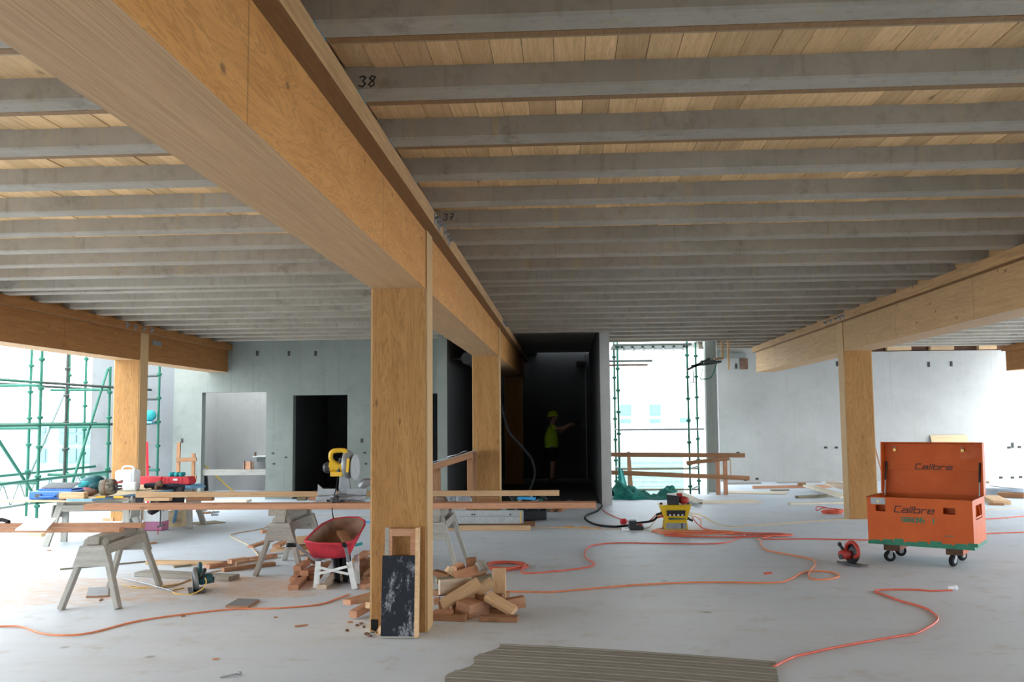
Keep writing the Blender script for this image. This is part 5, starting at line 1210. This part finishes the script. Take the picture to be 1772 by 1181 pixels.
m = MB(); m.hexa([G(1150, 854, .10), G(1205, 872, .06), G(1215, 868, .09), G(1180, 852, .12), G(1150, 853, .12), G(1205, 870.5, .08), G(1215, 866.5, .11), G(1180, 850.5, .14)]); m.build('ply_sheet', 'ply_pale', label='pale plywood piece resting on the green netting', cat='plywood')
# boards on the back right floor
def fb(x0, y0, x1, y1, w, t, mt, lb, z=0.0): return flat(x0, y0, x1, y1, w, t, mt, lb, z)
fb(1208, 871, 1310, 869, .55, .025, 'ply_pale', 'pale sheet on the floor in front of the bright opening')
stick('floor_board', G(1188, 868, .06), G(1207, 866, .06), .25, .04, 'timber_grey', label='dark grey board end behind the yellow power box', cat='board')
fb(1258, 853, 1361, 855, .6, .02, 'ply_pale', 'thin pale sheet on the floor right of the guard rail posts')
fb(1303, 846, 1440, 844, .10, .06, 'pine', 'orange-brown timber on the floor before the right wall')
fb(1381, 840.5, 1394, 840.5, .14, .06, 'pine_brown', 'short brown block lying on the orange-brown timber', z=.062)
fb(1334, 850, 1365, 849.5, .08, .03, 'timber_olive', 'short olive stick on the floor before the right wall')
fb(1379, 863, 1460, 859, .12, .05, 'timber_olive', 'olive board on the floor left of the right column, farther one')
fb(1366, 874, 1462, 872, .14, .035, 'ply_pale', 'pale board on the floor left of the right column, nearer one')
stick('floor_board', G(1398, 841, .10), G(1464, 861, .10), .22, .045, 'ply_pale', label='long pale plank pointing past the right column', cat='board')
stick('floor_board', G(1436, 835, .22), G(1466, 841, .22), .20, .045, 'pine_white', label='pale plank end raised on others behind the right column', cat='board')
stick('floor_board', G(1436, 839, .12), G(1466, 846, .12), .20, .045, 'pine_white', label='pale plank under the raised one behind the right column', cat='board')
fb(1256, 839, 1316, 838, .10, .05, 'timber_grey', 'grey timber against the foot of the right wall')
fb(1345, 836.5, 1420, 835.5, .06, .03, 'timber_grey', 'thin grey timber at the foot of the right wall')
# leaning plywood behind the chest
q0, q1 = AY(1617, 754, 23.8), AY(1683, 753, 23.8)
lp = MB(); lp.hexa([(q0.x, 23.55, 0), (q1.x, 23.55, 0), (q1.x, 23.57, 0), (q0.x, 23.57, 0), (q0.x, 24.07, q0.z), (q1.x-.03, 24.07, q1.z), (q1.x-.03, 24.09, q1.z), (q0.x, 24.09, q0.z)])
lp.build('ply_sheet', 'plywood', label='plywood sheet leaning on the right wall behind the open chest', cat='plywood')
stick('timber_batten', AY(1655, 769, 23.2), AY(1686, 766, 23.2), .06, .05, 'pine_white', label='pale batten just above the chest lid, before the leaning plywood', cat='batten')
# sheets and timber right of the chest
m = MB(); m.hexa([G(1712, 842, .14), G(1790, 850, .14), G(1800, 834, .14), G(1712, 834, .14), G(1712, 841, .18), G(1790, 848, .18), G(1800, 832, .18), G(1712, 832, .18)]); m.build('white_sheet', 'white_board', label='white sheet lying on timbers right of the chest', cat='sheet')
stick('floor_board', G(1730, 856, .05), G(1775, 858, .05), .30, .09, 'pine_brown', label='brown timber pack under the white sheet at the right edge', cat='board')
stick('floor_board', G(1714, 862, .02), G(1734, 872, .02), .30, .10, 'pine_pale', label='short pale timber just right of the chest lid', cat='board')
stick('floor_board', G(1712, 873, .01), G(1736, 873.5, .01), .25, .04, 'pine_brown', label='brown board under the short pale timber right of the chest', cat='board')
stick('floor_board', G(1712, 835.5, .02), G(1722, 835, .02), .2, .05, 'pine_pale', label='pale board end beyond the white sheet', cat='board')
q = AY(1519, 780, 15.9); stick('timber_batten', (q.x-.02, 16.0, 1.15), (q.x+.22, 15.95, .02), .03, .02, 'pine', label='thin batten leaning on the right side of the right column', cat='batten')

# ================================================================== SCAFFOLDS
def scaffold(name, label, stds, horizontals, braces, base, r=.026, z0=-1.5, z1=4.2, green='scaffold_green'):
    s = thing(name, label, 'scaffold', base)
    for (x, y, mt, zt2) in stds:
        st = MB().cyl((x, y, z0), (x, y, zt2 or z1), r, 10).build('standard', mt, parent=s)
        z = -1.0+((x*7+y*3) % .3)
        while z < (zt2 or z1)-.05:
            MB().lathe([(.028, -.03), (.05, -.02), (.055, .02), (.03, .035)], (x, y, z), n=10).build('cup_joint', mt, parent=st); z += .5
    for (p0, p1, mt, rr) in horizontals: MB().tube([p0, p1], rr or r, 8).build('ledger', mt, parent=s)
    for (p0, p1, mt) in braces: MB().tube([p0, p1], r*.95, 8).build('brace', mt, parent=s)
    return s
g, d_, pl_ = 'scaffold_green', 'scaffold_dark', 'scaffold_pale'
xi, xo = -9.0, -10.2
ya_, yb_, yc_ = 15.38, 17.78, 20.3
def hz(py, px, X):      # height of the ledger at the standard
    dd = _ray(px, py); return EYE+dd.z*(X/dd.x)
H = []
for (pa, pb) in ((663, 670), (733, 737), (828, 818)):
    za_ = hz(pa, 70, xi); zb_ = hz(pb, 197, xi); zm = (za_+zb_)/2
    H += [((xi, 10.2, zm), (xi, ya_, zm), g, None), ((xi, ya_, zm), (xi, yb_, zm), d_ if pa < 700 else g, None), ((xi, yb_, zm), (xi, 19.6, zm), d_, None),
          ((xo, 12, zm+.02), (xo, 19.6, zm+.02), g if pa > 700 else d_, None)]
    for y in (ya_, yb_): H.append(((xi, y, zm-.05), (xo, y, zm-.05), g, None))
for z in (.12, .55): H.append(((xo-.05, 12, z), (xo-.05, 19.6, z), pl_, None))
B = [((xi-.04, yb_-.02, hz(640, 200, xi)), (xi-.04, ya_+.95, .12), g), ((xi-.04, ya_-.05, .45), (xi-.04, 13.3, 2.3), g), ((xo, 18.4, 2.4), (xo, 17.1, .6), pl_)]
ls = scaffold('scaffold', 'green tube scaffold outside the left opening', [(xi, ya_, g, None), (xi, yb_, g, 2.75), (xi, 12.8, g, None), (xo, 17.08, g, None), (xo, 18.44, g, None), (xi-.3, 16.5+.25, d_, None), (xo, 19.10, g, None), (-8.55, 19.0, g, 3.0)], H, B, (-9.6, 16.5, -1.5))
# lattice girder low outside, with bracing
for (za_, zb_) in ((.05, .5),):
    for k in range(16):
        y = 11.5+k*.55; MB().tube([(xo-.6, y, za_), (xo-.6, y+.27, zb_)], .014, 6).tube([(xo-.6, y+.27, zb_), (xo-.6, y+.55, za_)], .014, 6).build('lattice', pl_, parent=ls)
    for z in (za_, zb_): MB().tube([(xo-.6, 11.4, z), (xo-.6, 20.4, z)], .024, 8).build('girder_chord', pl_, parent=ls)
for k in range(3): MB().box(xo+.1+k*.32, xo+.40+k*.32, 11.5, 19.6, -.22, -.17).build('deck_board', 'ply_pale', parent=ls)
# short run of scaffold right of the left column
zr = [hz(650, 262, -8.6), hz(691, 262, -8.6), hz(733, 262, -8.6), hz(815, 262, -8.6)]
for k, z in enumerate(zr): MB().tube([(-9.3, 19.0, z), (-8.55, 19.0, z)], .024, 8).build('ledger', d_ if k < 2 else g, parent=ls)
MB().box(-9.3, -8.6, 18.8, 19.2, zr[2]-.0, zr[2]+.04).build('deck_board', 'blue_paint', parent=ls)
q = AY(262, 720, 18.9); MB().ball((q.x-.03, 18.9, zr[2]+.16), .13, .12, .12, 10, jit=.05).build('netting_roll', 'teal', label='roll of bright green netting on the scaffold behind the left column', cat='netting', smooth=True)
q = AY(262, 760, 18.6); stick('red_pole', (q.x-.05, 18.5, 1.25), (q.x+.10, 18.3, .02), .05, .03, 'red_case', label='red pole leaning behind the left column', cat='pole')
# timber trestle at the left wall
tf = thing('timber_trestle', 'small rough timber trestle standing at the left concrete wall', 'trestle', (-7.9, 18.7, 0))
a_, c_ = AY(309, 790, 18.7), AY(335, 790, 18.7)
stick('post', (a_.x, 18.7, 0), (a_.x, 18.7, AY(309, 766, 18.7).z), .07, .045, 'pine_brown', up=(0, -1, 0), parent=tf)
stick('post', (c_.x, 18.7, 0), (c_.x, 18.7, AY(335, 785, 18.7).z), .07, .045, 'pine_brown', up=(0, -1, 0), parent=tf)
stick('rail', (a_.x-.02, 18.66, AY(320, 797, 18.7).z), (c_.x+.08, 18.66, AY(335, 795, 18.7).z), .045, .08, 'pine_brown', parent=tf)
stick('rail', (a_.x-.02, 18.62, AY(320, 829, 18.7).z), (c_.x+.10, 18.62, AY(335, 826, 18.7).z), .045, .08, 'pine_brown', parent=tf)
stick('foot', (c_.x, 18.4, .03), (c_.x, 19.0, .03), .09, .05, 'pine_brown', parent=tf)
# doorway things: guard plank, yellow level, shelf, pipes
stick('guard_plank', Vector((-7.78, 19.5, AY(400, 818, 19.5).z)), Vector((-6.38, 19.5, AY(400, 818, 19.5).z)), .045, .125, 'timber_weathered', label='grey plank across the bright doorway', cat='plank')
q0, q1 = AY(354, 806, 19.9), AY(398, 852, 19.75)
stick('spirit_level', (q0.x, 19.9, q0.z), (q1.x, 20.2, .02), .09, .025, 'yellow_plastic', label='yellow spirit level leaning in the bright doorway', cat='spirit level')
q0, q1 = AY(438, 790, 21.5), AY(470, 790, 21.5); sb_ = thing('wall_shelf', 'small white-edged shelf on the room wall inside the bright doorway', 'shelf', (q0.x, 21.7, q0.z))
MB().box(q0.x, q1.x, 21.45, 21.9, q0.z-.02, q0.z).build('shelf_board', 'white_board', parent=sb_); MB().box(q0.x+.05, q1.x, 21.6, 21.9, q0.z-.14, q0.z-.02).build('bracket', 'concrete_wall', parent=sb_)
q = AY(442, 783, 21.6); MB().cyl((q.x, 21.6, q0.z+.001), (q.x, 21.6, q0.z+.09), .025, 8).build('small_bottle', 'leather_brown', label='tiny bottle on the shelf inside the bright doorway', cat='bottle')
q = AY(424, 806, 19.3); cl_ = thing('clamp_block', 'pinkish timber block with two clamps on the doorway plank', 'timber block', (q.x, 19.3, .72))
MB().box(q.x-.10, q.x+.10, 19.47, 19.54, AY(400, 818, 19.5).z+.063, AY(400, 818, 19.5).z+.22).build('block', 'pine', parent=cl_)
for s in (-1, 1): MB().cyl((q.x+s*.07, 19.46, AY(400, 818, 19.5).z+.07), (q.x+s*.07, 19.46, AY(400, 818, 19.5).z+.25), .012, 6).build('clamp_screw', 'dark_steel', parent=cl_)
stick('black_panel', AY(357, 850, 19.75), AY(355, 823, 19.75), .10, .03, 'black_plastic', up=(0, -1, 0), label='narrow black strip standing in the bright doorway', cat='panel')
# ---- right scaffold
Y1_, Y2_ = 21.5, 22.6
def R_(px, py, Y): return AY(px, py, Y)
xs = [R_(1070, 700, Y1_).x, R_(1191, 700, Y1_).x, R_(1064, 700, Y2_).x, R_(1206, 700, Y2_).x]
H2 = []
z = AY(1100, 744, Y1_).z; H2.append(((xs[0], Y1_, z), (xs[3], Y1_, z), 'galv', None))
z = AY(1100, 812, Y2_).z; H2.append(((xs[2], Y2_, z), (xs[3], Y2_, z), 'timber_olive', .022)); z = AY(1100, 848, Y2_).z; H2.append(((xs[2], Y2_, z), (xs[3], Y2_, z), 'timber_olive', .022))
z = AY(1100, 625, Y1_).z; H2.append(((xs[0]-.2, Y1_, z), (R_(1129, 625, Y1_).x, Y1_, z), d_, None)); z = AY(1100, 632, Y2_).z; H2.append(((xs[0]-.3, Y2_, z), (R_(1121, 632, Y2_).x, Y2_, z), 'leather_brown', None))
for k in (0, 1):
    for py in (744, 812, 848): z = AY(1100, py, Y1_).z; H2.append(((xs[k], Y1_, z), (xs[k+2], Y2_, z), pl_, .02))
rs = scaffold('scaffold', 'green tube scaffold outside the bright right-hand opening', [(xs[0], Y1_, g, None), (xs[1], Y1_, g, None), (xs[2], Y2_, g, None), (xs[3], Y2_, g, None)], H2, [], (2.2, 22, -1.5), r=.024)
z = AY(1130, 602, 22).z
for k in range(4): MB().box(xs[0]-.1, xs[1]+.1, 21.4+k*.33, 21.70+k*.33, z, z+.05).build('deck_plank', d_, parent=rs)
for k in range(7): x = xs[0]+.1+k*.24; MB().bar((x, 21.5, z-.03), (x+.12, 22.6, z-.03), .05, .03).build('deck_joist', pl_, parent=rs)
# hop-up bracket beside the pier
hb = thing('hop_up_bracket', 'dark steel hop-up bracket with boards beside the concrete pier', 'bracket', (3.0, 21.2, 2.9))
Yb = 20.6
for (x0_, y0_, x1_, y1_) in ((1190, 640, 1228, 621), (1196, 634, 1244, 627)): MB().bar(AY(x0_, y0_, Yb), AY(x1_, y1_, Yb), .10, .05).build('arm', d_, parent=hb)
MB().bar(AY(1212, 626, Yb-.1), AY(1247, 626.5, Yb-.1), .25, .04).build('platform', d_, parent=hb)
MB().bar(AY(1236, 621.5, Yb-.12), AY(1251, 620.5, Yb-.12), .20, .035).build('board_end', 'pine_brown', parent=hb)
MB().tube(smoothpath([AY(1240, 629, Yb-.1), AY(1235, 645, Yb-.1), AY(1228, 655, Yb-.1), AY(1212, 656.5, Yb-.1)]), .014, 6).build('safety_hoop', g, parent=hb)
MB().tube([AY(1212, 656.5, Yb-.1), AY(1218, 630, Yb-.1)], .010, 6).build('stay', g, parent=hb)
MB().tube([AY(1199, 634, Yb), AY(1199.5, 661, Yb)], .010, 6).tube([AY(1193, 661.5, Yb), AY(1206, 661.5, Yb)], .010, 6).build('toe_frame', d_, parent=hb)
MB().tube([AY(1190, 640, Yb), (xs[1], Y1_, AY(1190, 640, Yb).z)], .02, 6).build('tie', d_, parent=hb)
# timber battens hanging from the soffit
for k, (x, y0_, y1_, lb) in enumerate(((1249, 592, 619, 'shorter batten hanging from the soffit above the bracket'), (1260, 591, 640, 'longer batten hanging from the soffit right of the bracket'))):
    a_, c_ = AY(x, y0_, 20.12), AY(x+1.5, y1_, 20.12)
    stick('timber_batten', (a_.x, 20.12, ZT), c_, .05, .045, 'pine_pale', up=(0, -1, 0), label=lb, cat='batten')

# ================================================================== OUTSIDE
# debris net on the right scaffold
m = MB(); z0_, z1_ = AY(1130, 862, Y1_).z, AY(1130, 789, Y1_).z
m.grid(lambda u, v: (xs[0]+(xs[1]-xs[0])*u, Y2_+.06+.02*math.sin(u*20), -1.4+(z1_+1.4)*v), 24, 8); m.build('debris_net_screen', 'debris_net', label='translucent green debris net stretched across the lower right scaffold', cat='netting')
# weatherboard wall below, horizontal boards
wbx = thing('weatherboard_wall', 'white horizontal weatherboards of the neighbouring building outside', 'weatherboards', (2.5, 34, -1.5))
for k in range(10):
    z = -1.5+k*.17; m = MB(); m.hexa([(-3, 34.0, z), (9, 34.0, z), (9, 34.1, z), (-3, 34.1, z), (-3, 34.05, z+.175), (9, 34.05, z+.175), (9, 34.1, z+.175), (-3, 34.1, z+.175)]); m.build('weatherboard', 'facade_white', parent=wbx)
nb = thing('neighbour_building', 'overexposed white building with pale windows seen through the right opening', 'building', (6, 40, -1.5))
MB().box(-2, 16, 40, 46, -1.5, 8).build('wall', 'facade_white', parent=nb)
for (xa_, xb_, ya2, yb2) in ((1073, 1092, 700, 720), (1073, 1092, 725, 733), (1124, 1143, 700, 720), (1124, 1143, 725, 733), (1176, 1195, 723, 732)):
    a_, c_ = AY(xa_, yb2, 40), AY(xb_, ya2, 40)
    w_ = MB().box(a_.x, c_.x, 39.93, 40.0, a_.z, c_.z).build('window', 'facade_cyan', parent=nb)
    MB().box(a_.x+.05, c_.x-.05, 39.91, 39.94, a_.z+.05, c_.z-.05).build('pane', 'facade_cyan', parent=w_)
lb_ = thing('glazed_building', 'pale turquoise glazed building outside the left opening', 'building', (-26, 44, -1.5))
a_, c_ = AY(62, 800, 44), AY(175, 737, 44)
MB().box(a_.x-6, c_.x+2, 44, 50, -1.5, c_.z).build('wall', 'facade_cyan_wall', parent=lb_)
for r_, (y0_, y1_) in enumerate(((749, 740), (767, 753), (800, 777))):
    for k in range(3):
        p0_, p1_ = AY(72+k*32, y0_, 44), AY(72+k*32+(29 if k else 8), y1_, 44)
        w_ = MB().box(min(p0_.x, p1_.x), max(p0_.x, p1_.x), 43.9, 44, p0_.z, p1_.z).build('window', 'facade_cyan', parent=lb_)
hl_ = MB(); hl_.grid(lambda u, v: (-60+160*u, 120+10*v, -2+(9+5*math.sin(u*7)+2*math.sin(u*23))*(1-v*.3)*(1 if v > .01 else 0)), 60, 2); hl_.build('hills', 'hill_blue', kind='structure', label='hazy hills beyond the site')
for _o in list(bpy.data.objects):
    if '_org' in _o: del _o['_org']
